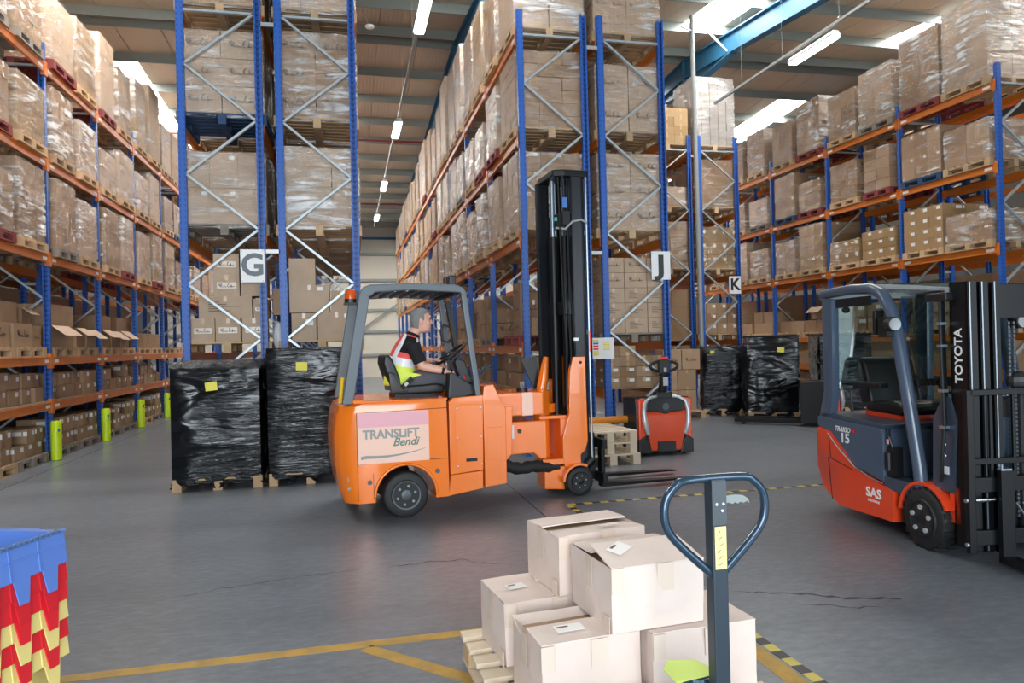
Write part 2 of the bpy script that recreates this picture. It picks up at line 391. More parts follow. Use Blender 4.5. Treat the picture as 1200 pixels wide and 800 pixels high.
for y in ys:
    z = zroof(y); part('purlin', lambda b: b.prism([(y-.03, z), (y+.07, z), (y+.07, z-.012), (y-.01, z-.02), (y-.01, z-.21), (y-.09, z-.23), (y-.09, z-.245), (y-.03, z-.235)], XW0, XW1, 'x'), 'purlin', ceiling)
for x in (-9.45, -2.6, 2.8, 8.95, 15.05):
    def raf(b):
        for y0, y1 in ((YF, YR), (YR, YB)):
            slope(b, x-.1, x+.1, y0, y1, -.27, -.24); slope(b, x-.012, x+.012, y0, y1, -.70, -.27); slope(b, x-.1, x+.1, y0, y1, -.73, -.70)
        for y0, y1, k in ((YR-2.4, YR, 1), (YR, YR+2.4, 0)):
            a = (y0, zroof(y0)-(.73 if k else 1.1)); c = (y1, zroof(y1)-(1.1 if k else .73))
            b.prism([(a[0], zroof(y0)-.72), (c[0], zroof(y1)-.72), c, a], x-.012, x+.012, 'x'); b.bar((x, a[0], a[1]), (x, c[0], c[1]), .2, .03)
        b.box((x-.1, YR-.02, ZR-1.1), (x+.1, YR+.02, ZR-.27))
    part('rafter', raf, 'rafter_blue', ceiling)['label'] = 'blue steel roof rafter'
for y, z in ((24.6, 8.55), (33.2, 8.1)): part('sprinkler_pipe', lambda b: b.cyl((XW0, y, z), (XW1, y, z), .035, 8), 'pipe_red', ceiling)['label'] = 'dark red pipe under the roof'
part('fly_brace', lambda b: b.bar((8.85, 15.3, zroof(15.3)-.68), (8.3, 15.3, zroof(15.3)-.2), .03, .05), 'galv', ceiling)

def conduit(x, y0, y1, z, label, drops):
    r = thing('light_conduit', label, 'conduit', (x, y0, z)); part('conduit_tube', lambda b: b.bar((0, 0, 0), (0, y1-y0, 0), .05, .05), 'pipe_grey', r)
    for y in drops: part('hanger_wire', lambda b: b.cyl((0, y-y0, .02), (0, y-y0, zroof(y)-z-.2), .0025, 5), 'galv_dull', r); part('hanger_hook', lambda b: b.tube([(.02*math.cos(i), y-y0, .05+.03*math.sin(i)) for i in range(6)], .004, 5), 'chrome', r)
conduit(1.33, 6.5, 33.5, 7.13, 'grey lighting conduit hung above the aisle between racks G and J', (8, 13.5, 16, 21, 26, 31))
conduit(8.55, 6.0, 15.4, 7.13, 'grey lighting conduit hung beneath the blue rafter above right aisle', (9.2, 11.0, 12.7, 14.2))
def lamp(x, y, label):
    r = thing('batten_light', label, 'ceiling light', (x, y, 7.0), 0, 'batten lights')
    part('lamp_body', lambda b: b.prism([(-.05, .1), (.05, .1), (.1, .03), (.1, 0), (-.1, 0), (-.1, .03)], -.66, .66, 'y'), 'grey_plastic', r)
    part('diffuser', lambda b: b.prism([(-.09, 0), (.09, 0), (.075, -.035), (-.075, -.035)], -.64, .64, 'y'), 'tube', r)
for s in (0,):
    lamp(1.33, 11.75, 'nearest lit batten light above the aisle between racks G and J')
    lamp(1.33, 18.1, 'second batten light from camera above aisle between racks G and J')
    lamp(1.33, 24.5, 'third batten light from camera above aisle between racks G and J')
    lamp(1.33, 30.5, 'farthest batten light above the aisle between racks G and J')
    lamp(8.7, 11.95, 'lit batten light hung on conduit beside the blue rafter at right')
p = thing('downpipe', 'grey vertical pipe rising to the roof beside rack K', 'pipe', (7.62, 14.55, 0))
part('pipe', lambda b: b.cyl((0, 0, 0), (-.05, 0, zroof(14.55)-.2), .05, 12), 'pipe_grey', p); part('bracket', lambda b: b.bar((-.05, 0, 8.4), (-.6, -.6, 8.2), .03, .03), 'black_steel', p)
part('pipe_foot', lambda b: b.cyl((0, 0, 0), (0, 0, .03), .1, 12), 'pipe_grey', p)
c = thing('ceiling_camera', 'small dome detector hanging from purlin right of rack G', 'detector', (.62, 15.4, 8.35)); part('dome', lambda b: b.ell((0, 0, 0), (.1, .1, .05)), 'sign_white', c); part('stem', lambda b: b.cyl((0, 0, .03), (-.15, .3, .5), .012, 6), 'pipe_grey', c)

# ------------------------------------------------------------------ pallet racks
PITCH, Y0 = 2.33, 10.0
LEV = (.832, 1.516, 3.07, 4.53, 5.99)
TOP = 6.38
def upright_mesh():
    b = MB(); b.prism([(-.045, -.035), (-.045, .035), (-.02, .035), (-.02, .02), (-.037, .02), (-.037, -.027), (.037, -.027), (.037, .02), (.02, .02), (.02, .035), (.045, .035), (.045, -.035)], .01, TOP, 'z')
    b.box((-.07, -.06, 0), (.07, .06, .012)); return b.mesh('upright', 'upright_blue')
UPR = upright_mesh()
BEAM = MB(); BEAM.box((-.022, .05, -.06), (.022, PITCH-.05, .06)); BEAM.box((-.03, .05, .045), (-.022, PITCH-.05, .06)); BEAM = BEAM.mesh('beam', 'orange_steel')
CLIP = MB(); CLIP.box((-.03, .03, -.11), (.028, .055, .11)); CLIP.box((-.032, -.02, -.11), (-.028, .055, .11)); CLIP = CLIP.mesh('beam_clip', 'orange_steel')
PIN = MB().cyl((-.034, .012, .06), (-.03, .012, .06), .012, 8).mesh('lock_pin', 'red_knob')
STICK = MB().box((-.0245, .10, -.025), (-.0225, .26, .022)).mesh('location_label', 'label_white')
def rack(name, label, x0, y0, nb, sides, guards=None):
    """double-depth row: two frames; x0 = outer left edge.  sides: which outward faces carry beam labels"""
    r = thing(name, label, 'pallet rack', (x0, y0, 0)); D, G = 1.045, .165
    cols = [.045, D-.045, D+G+.045, 2*D+G-.045]
    for k in range(nb+1):
        y = k*PITCH
        for i, cx in enumerate(cols): link('upright', UPR, r, (cx, y, 0), (0, 0, R(180) if i % 2 else 0))
        for row in (0, 1):
            a, c = (cols[0]+.04, cols[1]-.04) if row == 0 else (cols[2]+.04, cols[3]-.04)
            inner, outer = (c, a) if row == 0 else (a, c)
            pts = [(inner, 6.03), (outer, 5.33), (inner, 4.62), (outer, 3.90), (inner, 3.19), (outer, 2.47), (inner, 1.75), (outer, 1.03), (inner, .32)]
            def br(b):
                b.bar((a, y, 6.03), (c, y, 6.03), .035, .045)
                for p, q in zip(pts, pts[1:]): b.bar((p[0], y, p[1]), (q[0], y, q[1]), .035, .045)
                b.bar((a, y, .32), (c, y, .32), .035, .045)
            if k < 4:
                part('cross_brace', lambda b: b.bar((a, y, 6.03), (c, y, 6.03), .03, .05, up=(0, 1, 0)), 'galv', r)
                for p, q in zip(pts, pts[1:]): part('diagonal_brace', lambda b: b.bar((p[0], y, p[1]), (q[0], y, q[1]), .05, .03), 'galv', r)
                part('cross_brace', lambda b: b.bar((a, y, .32), (c, y, .32), .03, .05, up=(0, 1, 0)), 'galv', r)
            else: part('brace_set', br, 'galv', r)
        if k < 4:
            for z in (2.9, 5.9): part('row_spacer', lambda b: b.bar((cols[1]+.03, y-.02, z), (cols[2]-.03, y-.02, z), .03, .05), 'galv', r)
    for k in range(nb):
        for L, z in enumerate(LEV):
            for i, cx in enumerate(cols):
                s = -1 if i % 2 == 0 else 1
                o = link('beam', BEAM, r, (cx+s*.03, k*PITCH, z), sc=(-s, 1, 1))
                if ((i == 0 and 'l' in sides) or (i == 3 and 'r' in sides)) and k < 8:
                    for e in (0, 1):
                        q = link('beam_clip', CLIP, o, (0, 0 if e == 0 else PITCH, 0), sc=(1, 1 if e == 0 else -1, 1))
                    if k < 5:
                        for e in (0, 1): link('location_label', STICK, o, (0, 0 if e == 0 else PITCH-.36, 0)); link('lock_pin', PIN, o, (0, .02 if e == 0 else PITCH-.044, 0))
    return r
GX, JX, KX, LX, RX = -2.06, 2.46, 6.9, -6.665, 11.32
rack('pallet_rack', 'blue and orange pallet rack signed G left of the centre aisle', GX, Y0, 6, '')
rack('pallet_rack', 'blue and orange pallet rack signed J behind the orange forklift', JX, Y0, 11, 'l')
rack('pallet_rack', 'blue and orange pallet rack signed K far right of centre', KX, 15.5, 3, '')
rack('pallet_rack', 'long pallet rack along the left side with lime post guards', LX, Y0-.02, 8, 'r')
rack('pallet_rack', 'long pallet rack along the right side behind the parked forklift', RX, 10.52, 5, 'l')
for k in range(1, 6):
    g = thing('column_guard', f'lime green post guard on the left rack, {ORD[k-1]} from the camera', 'post guard', (-4.36, Y0-.02+k*PITCH-.02, 0))
    part('guard_shell', lambda b: b.lathe([(.062, 0), (.075, .01), (.075, .57), (.06, .60)], n=14, cap=True), 'lime', g, smooth=40); part('guard_badge', lambda b: b.box((.05, -.083, .44), (.075, -.06, .49)), 'bottle_blue', g)
def sign(ch, x0, x1, y, z0, z1, m, label):
    s = thing('aisle_sign', label, 'sign', (x0, y, z0)); w, h = x1-x0, z1-z0
    part('sign_plate', lambda b: b.box((0, 0, 0), (w, .012, h)), 'sign_white', s, bevel=.002); text('letter', ch, h*.93, m, s, (w/2, -.002, h*.5), (R(90), 0, 0), off=.012, sx=1.35 if ch == 'J' else 1)
    for a, c in ((.02, .02), (w-.02, .02), (.02, h-.02), (w-.02, h-.02)): part('rivet', lambda b: b.cyl((a, -.003, c), (a, 0, c), .005, 6), 'rim_grey', s)
sign('G', -1.33, -1.03, 9.93, 2.49, 2.92, 'sign_grey', 'white square sign with grey letter G on rack end')
sign('J', 4.42, 4.72, 9.93, 2.5, 2.92, 'sign_ink', 'white square sign with black letter J on rack end')
sign('K', 8.82, 9.12, 15.42, 2.66, 3.07, 'sign_ink', 'white square sign with black letter K on far rack end')
s = thing('notice_board', 'white notice plate with yellow, red and blue stickers on rack J post', 'notice', (3.47, 9.93, 1.35)); part('plate', lambda b: b.box((0, 0, 0), (.33, .012, .31)), 'sign_white', s)
for i, m in enumerate(('note_yellow', 'bottle_blue', 'red_knob', 'red_knob', 'note_yellow', 'note_yellow')): part('sticker', lambda b: b.box((.01, -.002, .255-i*.04), (.09, 0, .28-i*.04)), m, s)
for i in range(4): part('sticker', lambda b: b.box((.16, -.002, .235-i*.035), (.26, 0, .255-i*.035)), 'note_yellow', s)
s = thing('post_strip', 'narrow white strip fixed to rack J post', 'strip', (3.41, 9.95, 2.43)); part('strip', lambda b: b.box((0, -.004, 0), (.035, 0, .42)), 'sign_white', s)
b_ = thing('rack_barrier', 'orange tubular barrier rail at foot of rack J', 'barrier', (2.6, 9.82, 0)); part('rail', lambda b: b.tube([(.3, 0, .47), (1.5, 0, .47)], .055, 12), 'barrier_orange', b_, smooth=50)
for x in (.4, 1.4): part('barrier_post', lambda b: b.box((x-.03, -.03, 0), (x+.03, .03, .42)), 'barrier_orange', b_)
# ------------------------------------------------------------------ cartons, pallets, wrapped loads
SCR = [[(.03, .30), (0, .24), (.04, .17), (.14, .16), (.2, .22), (.17, .30), (.08, .32), (.09, .16), (.10, .05), (.13, .15), (.19, .05), (.24, .14), (.27, .06), (.32, .15), (.36, .05), (.40, .15), (.44, .06), (.5, .1)],
       [(.67, .34), (.60, .30), (.56, .12), (.62, .05), (.68, .14), (.72, .06), (.75, .15), (.78, .06), (.80, .3), (.82, .06), (.86, .14), (.89, .06), (.94, .15), (1, .08)]]
def ribbon(b, pts, w, to3, m):
    n = len(b.v)
    for i, p in enumerate(pts):
        q = pts[min(i+1, len(pts)-1)]; o = pts[max(i-1, 0)]; dx, dz = q[0]-o[0], q[1]-o[1]; L = math.hypot(dx, dz) or 1
        nx, nz = -dz/L*w, dx/L*w
        b.v += [to3(p[0]+nx, p[1]+nz), to3(p[0]-nx, p[1]-nz)]
    for i in range(len(pts)-1): b.face((n+2*i, n+2*i+1, n+2*i+3, n+2*i+2), m)
CM = {}
def carton_mesh(dx, dy, dz, var, mt='carton'):
    key = (round(dx, 2), round(dy, 2), round(dz, 2), var, mt)
    if key in CM: return CM[key]
    dx, dy, dz = key[:3]; b = MB(); b.box((-dx/2, -dy/2, 0), (dx/2, dy/2, dz)); e = .0025
    sides = [((lambda u, w, x=0: (u, -dy/2-e-x, w)), dx), ((lambda u, w, x=0: (dx/2+e+x, u, w)), dy), ((lambda u, w, x=0: (-dx/2-e-x, -u, w)), dy)]
    def rect(f, u0, u1, w0, w1, m):
        n = len(b.v); b.v += [f(u0, w0), f(u1, w0), f(u1, w1), f(u0, w1)]; b.face((n, n+1, n+2, n+3), m)
    if var != 'plain':
        if dx > dy: b.box((-dx/2-.001, -.024, dz), (dx/2+.001, .024, dz+.001), 1)
        else: b.box((-.024, -dy/2-.001, dz), (.024, dy/2+.001, dz+.001), 1)
        for f, L in sides:
            rect(f, -.022, .022, dz-.07, dz+.001, 1)
            if var in ('tape',): rect(f, -.022, .022, 0, .06, 1)
    for f, L in sides:
        if var == 'label': rect(f, L*.08, L*.08+min(.14, L*.3), dz*.55, dz*.55+min(.08, dz*.3), 2); rect(f, L*.08+.16, L*.08+.21, dz*.55, dz*.55+min(.08, dz*.3), 2) if L > .45 else None
        if var == 'tag': rect(f, L*.2, L*.2+.07, dz*.8, dz*.8+.05, 2)
        if var in ('script', 'panel'):
            sc = min(L*.6, dz*1.6)
            if var == 'panel': rect(f, -sc*.62, sc*.62, dz*.36, dz*.36+sc*.42, 4)
            for st in SCR: ribbon(b, [(p[0]*sc-sc/2, p[1]*sc+dz*.38) for p in st], sc*.019, (lambda u, w, f=f: f(u, w, .002)), 3)
        if var == 'text':
            for i in range(5): rect(f, -L*.32, -L*.32+L*(.2, .34, .62, .28, .4)[i], dz*.72-i*dz*.1, dz*.75-i*dz*.1, 5)
    CM[key] = b.mesh('carton', [mt, 'tape', 'label_white', 'ink', 'tape_clear', 'ink_grey']); return CM[key]
PM = {}
def pallet_mesh(dx, dy, m='wood'):
    key = (round(dx, 2), round(dy, 2), m)
    if key in PM: return PM[key]
    b = MB(); dx, dy = key[:2]
    for x in (-dx/2+.05, 0, dx/2-.05): b.box((x-.05, -dy/2, 0), (x+.05, dy/2, .022)); b.box((x-.05, -dy/2, .1), (x+.05, dy/2, .122))
    for x in (-dx/2+.05, 0, dx/2-.05):
        for y in (-dy/2+.06, 0, dy/2-.06): b.box((x-.05, y-.06, .022), (x+.05, y+.06, .1))
    for i in range(7): y = -dy/2+.05+i*(dy-.1)/6; b.box((-dx/2, y-.05, .122), (dx/2, y+.05, .144))
    PM[key] = b.mesh('pallet', m); return PM[key]
def film_unit(seed, amp=.012, N=7):
    rnd = random.Random(seed); b = MB()
    for f in range(5):
        n = len(b.v)
        for i in range(N+1):
            for j in range(N+1):
                a, c = i/N-.5, j/N; on = 0 if i in (0, N) or j in (0, N) else 1; d = .5+on*amp*(rnd.random()*1.3-.15)
                b.v.append({0: (a, -d, c), 1: (d, a, c), 2: (-a, d, c), 3: (-d, -a, c), 4: (a, c-.5, 1+on*amp*(rnd.random()-.5))}[f])
        for i in range(N):
            for j in range(N): q = n+i*(N+1)+j; b.face((q, q+N+1, q+N+2, q+1))
    me = b.mesh('stretch_film', 'film', smooth=55); return me
FILM = [film_unit(i) for i in range(5)]; FILMH = []
for i in range(3):
    me = film_unit(20+i, .02); me.materials.clear(); me.materials.append(MT['film_heavy']); FILMH.append(me)
JM = {}
def stack_mesh(n, d, mt):
    key = (n, tuple(round(x, 2) for x in d), mt)
    if key in JM: return JM[key]
    b = MB(); (nx, ny, nz), (dx, dy, dz) = n, key[1]; cx, cy, cz = dx/nx, dy/ny, dz/nz
    for i in range(nx):
        for j in range(ny):
            for k in range(nz):
                if 0 < i < nx-1 and 0 < j < ny-1 and k < nz-1: continue
                b.box((-dx/2+i*cx+.003, -dy/2+j*cy+.003, k*cz+.002), (-dx/2+(i+1)*cx-.003, -dy/2+(j+1)*cy-.003, (k+1)*cz-.002))
    JM[key] = b.mesh('carton_stack', mt); return JM[key]
rl = random.Random(11); NLOAD = 0
VARS = ['plain', 'tape', 'label', 'tag', 'script', 'text']
def load(x, y, z, dx, dy, h, n, var, film, pal, label, detail=True, mt='carton', group=None, rz=0):
    global NLOAD; NLOAD += 1
    r = thing('pallet_load', label, 'pallet load', (x, y, z), rz, group)
    link('pallet', pallet_mesh(dx, dy, pal), r); z0 = .145; hx, hy = dx-.06, dy-.04
    nx, ny, nz = n; cx, cy, cz = hx/nx, hy/ny, h/nz
    if detail:
        for k in range(nz):
            for i in range(nx):
                for j in range(ny):
                    if 0 < i < nx-1 and 0 < j < ny-1 and k < nz-1: continue
                    v = var if isinstance(var, str) else rl.choice(var)
                    link('carton', carton_mesh(cx-.008, cy-.008, cz-.004, v, mt), r, (-hx/2+(i+.5)*cx+rl.uniform(-.004, .004), -hy/2+(j+.5)*cy+rl.uniform(-.004, .004), z0+k*cz), (0, 0, rl.uniform(-.008, .008)))
    else:
        o = link('carton_stack', stack_mesh(n, (hx, hy, h), mt), r, (0, 0, z0)); o['kind'] = 'stuff'
    if film:
        me = rl.choice(FILMH if film == 'h' else FILM); lo = .06
        link('stretch_film', me, r, (0, 0, z0-lo), (0, 0, rl.choice((0, R(180)))), (hx+.022, hy+.022, h+lo+.006))
    return r
LN = {0: 'low shelf', 1: 'waist-height beams', 2: 'middle level', 3: 'second-highest level', 4: 'top level'}
def fill(rk, x0, row, y0, bays, levels, hmin, seed, detailb, films='hhc', topadd=.5, mtp='carton', face='aisle'):
    rnd = random.Random(seed)
    for k in bays:
        for L in levels:
            for s in (0, 1):
                if (k, L, s) in SKIP.get(rk, ()): continue
                h = rnd.uniform(*( (hmin, 1.14) if L < 4 else (hmin+topadd*.6, 1.15+topadd)))
                h = min(h, zroof(y0+k*PITCH+.62)-7.31) if L == 4 and rk == 'rack J' else h; n = rnd.choice([(2, 2, 3), (2, 3, 4), (2, 2, 4), (3, 3, 5), (2, 3, 3)]); f = rnd.choice(films); f = None if f == '0' else f
                lab = f"film-wrapped carton load on {LN[L]} of the {rk}, {ORD[k]} bay, {'nearer' if s == 0 else 'farther'} slot"
                if row: lab = lab.replace('film-wrapped', 'rear-row')
                dd = k < detailb
                load(x0+(.5225 if face != 'right' else .5225), y0+k*PITCH+.62+s*1.09+rnd.uniform(-.03, .03), LEV[L]+.062, 1.16+rnd.uniform(-.04, .04), rnd.uniform(.82, .98), h, n,
                     rnd.choice([VARS, ['plain', 'tape'], ['tag', 'plain'], ['script', 'plain']]), f, rnd.choice(['wood']*8+['wood_blue', 'wood_red', 'wood_grey']), lab, dd, rnd.choice([mtp, mtp, 'carton_pale', 'carton_old']))
SKIP = {'left rack': (), 'rack J': {(0, 4, 0), (0, 3, 0), (0, 2, 0)}, 'right rack': {(0, 2, 0), (0, 2, 1), (1, 2, 0), (1, 2, 1), (0, 4, 0), (0, 4, 1), (0, 3, 0), (0, 3, 1), (1, 4, 0)}}
fill('left rack', LX+1.21, 0, Y0-.02, range(0, 8), (2, 3, 4), .72, 3, 4, 'hhc', .55)
fill('rack J', JX, 0, Y0, range(0, 11), (2, 3, 4), .8, 5, 3, 'hhc', .75)
fill('right rack', RX, 0, 10.52, range(0, 5), (2, 3, 4), .72, 9, 3, 'hcc', .35)
# rear rows seen through the gaps
for rk, x0, y0, bays, lv in (('left rack', LX, Y0-.02, range(0, 4), (2, 3)), ('right rack', RX+1.21, 10.52, range(0, 3), (2, 3, 4))):
    fill(rk, x0, 1, y0, bays, lv, .6, 21, 0, 'c0', .2)
# rack ends that face the camera, built one by one
XA, XB = .5225, 1.7325
def end(rk, x0, row, y0, specs):
    for L, k, s, h, n, var, f, pal, mt, txt in specs:
        load(x0+(XA, XB)[row], y0+k*PITCH+.60+s*1.09, LEV[L]+.062, 1.12, 1.04, h, n, var, f, pal, txt, True, mt)
end('G', GX, 0, Y0, [
    (4, 0, 0, 1.5, (3, 3, 4), 'tag', 'h', 'wood', 'carton', 'white-filmed carton load at top left of rack G end'),
    (3, 0, 0, 1.10, (2, 2, 3), 'script', 'c', 'wood_blue', 'carton_pale', 'large carton load on blue pallet, second-highest level of rack G end'),
    (2, 0, 0, .95, (3, 2, 2), 'tag', 'c', 'wood_grey', 'carton_pale', 'clear-wrapped carton load on middle level of rack G end, left side'),
    (4, 0, 1, 1.4, (2, 2, 3), 'plain', 'h', 'wood', 'carton', 'top left rack G carton load, one slot behind the end')])
end('G', GX, 1, Y0, [
    (4, 0, 0, 1.5, (3, 2, 3), 'plain', 'h', 'wood', 'carton_pale', 'white-filmed carton load at top right of rack G end'),
    (3, 0, 0, 1.15, (2, 2, 3), 'script', 'h', 'wood', 'carton', 'heavily filmed carton load, second-highest level of rack G end, right side'),
    (2, 0, 0, 1.05, (3, 2, 4), 'plain', 'h', 'wood', 'carton_pale', 'white-filmed carton load on middle level of rack G end, right side'),
    (4, 0, 1, 1.4, (2, 2, 3), 'plain', 'h', 'wood', 'carton', 'top right rack G carton load, one slot behind the end')])
for row in (0, 1):
    for k in (0, 1, 2):
        for L in (2, 3, 4):
            for s in (0, 1):
                if k == 0 and (s == 0 or L == 4): continue
                load(GX+(XA, XB)[row], Y0+k*PITCH+.62+s*1.09, LEV[L]+.062, 1.14, 1.0, 1.05, (2, 2, 3), 'plain', 'c', 'wood', f"carton load deep in rack G, {'left' if row == 0 else 'right'} row, {LN[L]}, {ORD[k]} bay, {'nearer' if s == 0 else 'farther'} slot", False)
end('J', JX, 0, Y0, [
    (4, 0, 0, 1.2, (2, 3, 3), 'plain', 'h', 'wood', 'carton_pale', 'tall white-filmed carton load at top left of rack J end'),
    (3, 0, 0, 1.12, (3, 3, 6), 'plain', 'c', 'wood', 'carton', 'load of many flat cartons in glossy film, upper left of rack J end'),
    (2, 0, 0, 1.1, (3, 3, 4), 'tag', 'c', 'wood', 'carton', 'wrapped carton load behind mast top on middle level of rack J end')])
end('J', JX, 1, Y0, [
    (4, 0, 0, 1.5, (4, 3, 5), 'script', 'c', 'wood', 'carton_pale', 'load of script-marked cartons at top right of rack J end'),
    (3, 0, 0, .98, (2, 2, 2), 'script', 'c', 'wood', 'carton_pale', 'load of four large script-marked cartons, second-highest level of rack J end, right side'),
    (2, 0, 0, 1.12, (2, 2, 3), 'script', 'c', 'wood', 'carton_pale', 'plain-sided carton load on middle level of rack J end, right side'),
    (4, 0, 1, 1.3, (2, 2, 3), 'plain', 'h', 'wood', 'carton', 'top right rack J carton load, one slot behind the end')])
for k, L, s in ((0, 3, 1), (0, 2, 1), (1, 4, 0), (1, 3, 0), (1, 2, 0), (1, 4, 1), (1, 3, 1)):
    load(JX+XB, Y0+k*PITCH+.62+s*1.09, LEV[L]+.062, 1.14, 1.0, 1.0, (2, 2, 3), 'plain', 'c', 'wood', f"carton load in right row of rack J, {LN[L]}, {ORD[k]} bay, {'nearer' if s == 0 else 'farther'} slot", False)
end('K', KX, 0, 15.5, [
    (4, 0, 0, .85, (3, 3, 4), 'tape', None, 'wood', 'carton_old', 'unwrapped taped carton load on top of rack K end, left side'),
    (3, 0, 0, .45, (2, 2, 1), 'plain', 'h', 'wood', 'carton', 'low wrapped load on second-highest level of rack K end, left side'),
    (2, 0, 0, 1.1, (2, 2, 3), 'script', 'c', 'wood', 'carton', 'brown carton load on middle level of rack K end, left side'),
    (4, 0, 1, 1.3, (2, 2, 3), 'plain', 'h', 'wood', 'carton', 'bright filmed load behind the taped cartons on top of rack K')])
end('K', KX, 1, 15.5, [
    (4, 0, 0, 1.62, (5, 5, 9), 'plain', 'h', 'wood', 'grey_pack', 'tall load of tightly packed silvery packs on top of rack K end'),
    (3, 0, 0, 1.12, (1, 1, 1), 'plain', 'c', 'wood', 'carton', 'dark brown crinkled-film load below the silvery packs on rack K'),
    (2, 0, 0, .98, (4, 3, 3), 'label', 'c', 'wood', 'carton_old', 'labelled carton load beside the K sign on middle level')])
for k, L, s, row in ((0, 3, 1, 0), (0, 2, 1, 0), (0, 4, 1, 1), (0, 3, 1, 1), (0, 2, 1, 1), (1, 4, 0, 0), (1, 4, 0, 1), (1, 3, 0, 1), (1, 2, 0, 1)):
    load(KX+(XA, XB)[row], 15.5+k*PITCH+.62+s*1.09, LEV[L]+.062, 1.14, 1.0, .9, (2, 2, 3), 'plain', 'c', 'wood', f"carton load inside rack K, {'left' if row == 0 else 'right'} row, {LN[L]}, {ORD[k]} bay, {'nearer' if s == 0 else 'farther'} slot", False)
for k, L, s, h, n, var, f, pal, mt, txt in [
    (0, 4, 0, 1.52, (2, 2, 2), 'plain', 'h', 'wood', 'carton_pale', 'big white-filmed load nearest the camera on top of right rack'),
    (0, 4, 1, 1.42, (2, 2, 3), 'plain', 'h', 'wood_red', 'carton', 'tall streaky-filmed load on red pallet atop the right rack'),
    (1, 4, 0, 1.2, (2, 2, 3), 'plain', 'h', 'wood_grey', 'carton_pale', 'white-filmed three-tier load beside the red-pallet load on right rack'),
    (0, 3, 0, .72, (3, 2, 2), 'plain', 'h', 'wood', 'carton', 'low wrapped load nearest the camera, second-highest level of right rack'),
    (0, 2, 1, .85, (2, 3, 4), 'label', None, 'wood', 'carton_old', 'unwrapped stack of labelled cartons on middle level of right rack'),
    (0, 2, 0, .55, (2, 2, 2), 'tag', 'h', 'wood', 'carton', 'low white-filmed load at near end of right rack middle level'),
    (1, 2, 0, .62, (2, 3, 3), 'label', None, 'wood', 'carton_old', 'lower unwrapped carton load on right rack middle level, second bay, nearer slot'),
    (1, 2, 1, .52, (2, 3, 2), 'label', 'c', 'wood', 'carton_old', 'lower wrapped carton load on right rack middle level, second bay, farther slot'),
    (0, 3, 1, .92, (2, 3, 2), 'tag', 'c', 'wood_blue', 'carton', 'wrapped carton load on blue pallet, second-highest level of right rack')]:
    load(RX+XA, 10.52+k*PITCH+.62+s*1.09, LEV[L]+.062, 1.16, 1.04, h, n, var, f, pal, txt, True, mt)

# ------------------------------------------------------------------ loose cartons and pallets on the lower beams
NC = [0]
def carton(x, y, z, dx, dy, dz, var, label, group=None, rz=0, mt='carton'):
    NC[0] += 1; o = link('carton', carton_mesh(dx, dy, dz, var, mt), None, (x, y, z), (0, 0, rz)); tag(o, label, 'carton', group); return o
def pallet(x, y, z, dx, dy, m, label, rz=0): o = link('pallet', pallet_mesh(dx, dy, m), None, (x, y, z), (0, 0, rz)); tag(o, label, 'pallet'); return o
ROWN = ['bottom', 'second', 'third', 'fourth', 'fifth']
def bayname(k): return ORD[k]+' bay'
rc = random.Random(31)
LXF = LX+2.255                      # aisle face of the left rack
def deck(x0, x1, y0, k, z): return
def slot_cartons(rk, side, xf, y0, k, L, z, cols, rows, hh, dep, var, s):
    """cartons stacked behind one aisle face, counted from the camera"""
    yy = y0+k*PITCH+.14+s*1.06; w = 1.0/cols
    for j in range(cols):
        for i in range(rows if rc.random() > .25 else max(1, rows-1)):
            ww = w*rc.uniform(.86, .97); v = var if isinstance(var, str) else rc.choice(var); d = dep*rc.uniform(.9, 1); off = rc.uniform(0, .07)
            x = xf-side*(off+d/2)
            carton(x, yy+(j+.5)*w, z+i*hh, d, ww, hh-.006, v, f"{v if v in ('plain', 'taped') else {'label': 'labelled', 'tape': 'taped', 'tag': 'tagged', 'script': 'script-marked', 'text': 'printed', 'panel': 'marked'}[v]} carton, {ROWN[i]} row, {ORD[s*cols+j]} from camera, {LNL[L]}, {ORD[k]} {rk} bay", None, rc.uniform(-.05, .05))
LNL = {-1: 'floor', 0: 'low shelf', 1: 'waist beam'}
for k in range(0, 5):
    for s in (0, 1):
        yc = Y0-.02+k*PITCH+.64+s*1.06; nm = f"{ORD[k]} bay, {'nearer' if s == 0 else 'farther'} slot"
        pallet(LXF-.56, yc, 0, 1.1, 1.0, rc.choice(['wood', 'wood_grey']), f'wooden floor pallet under cartons in left rack, {nm}')
        pallet(LXF-.56, yc, LEV[1]+.062, 1.1, 1.0, 'wood', f'wooden pallet on waist-height beams of left rack, {nm}')
        if k < 4:
            slot_cartons('left rack', 1, LXF-.03, Y0-.02, k, -1, .146, 3, 2, rc.uniform(.2, .27), .5, 'label', s)
            slot_cartons('left rack', 1, LXF-.06, Y0-.02, k, 0, LEV[0]+.085, 3, 2, rc.uniform(.19, .25), .45, ['label', 'label', 'plain'], s)
        else:
            o = link('carton_stack', stack_mesh((2, 4, 3), (.9, .95, .6), 'carton'), None, (LXF-.55, yc, .146)); tag(o, f'heap of small cartons on left rack floor pallet, {nm}', 'cartons'); o['kind'] = 'stuff'
def shelf(rackname, x0, x1, y0, bays):
    for k in bays:
        o = part('shelf_board', lambda b: b.box((x0, y0+k*PITCH+.05, LEV[0]+.062), (x1, y0+(k+1)*PITCH-.05, LEV[0]+.082)), 'board_deck', None); tag(o, f'grey shelf board on low beams of {rackname}, {ORD[k]} bay', 'shelf board')
shelf('left rack', LXF-1.03, LXF-.01, Y0-.02, range(5)); shelf('rack J', JX+.01, JX+1.03, Y0, range(5))
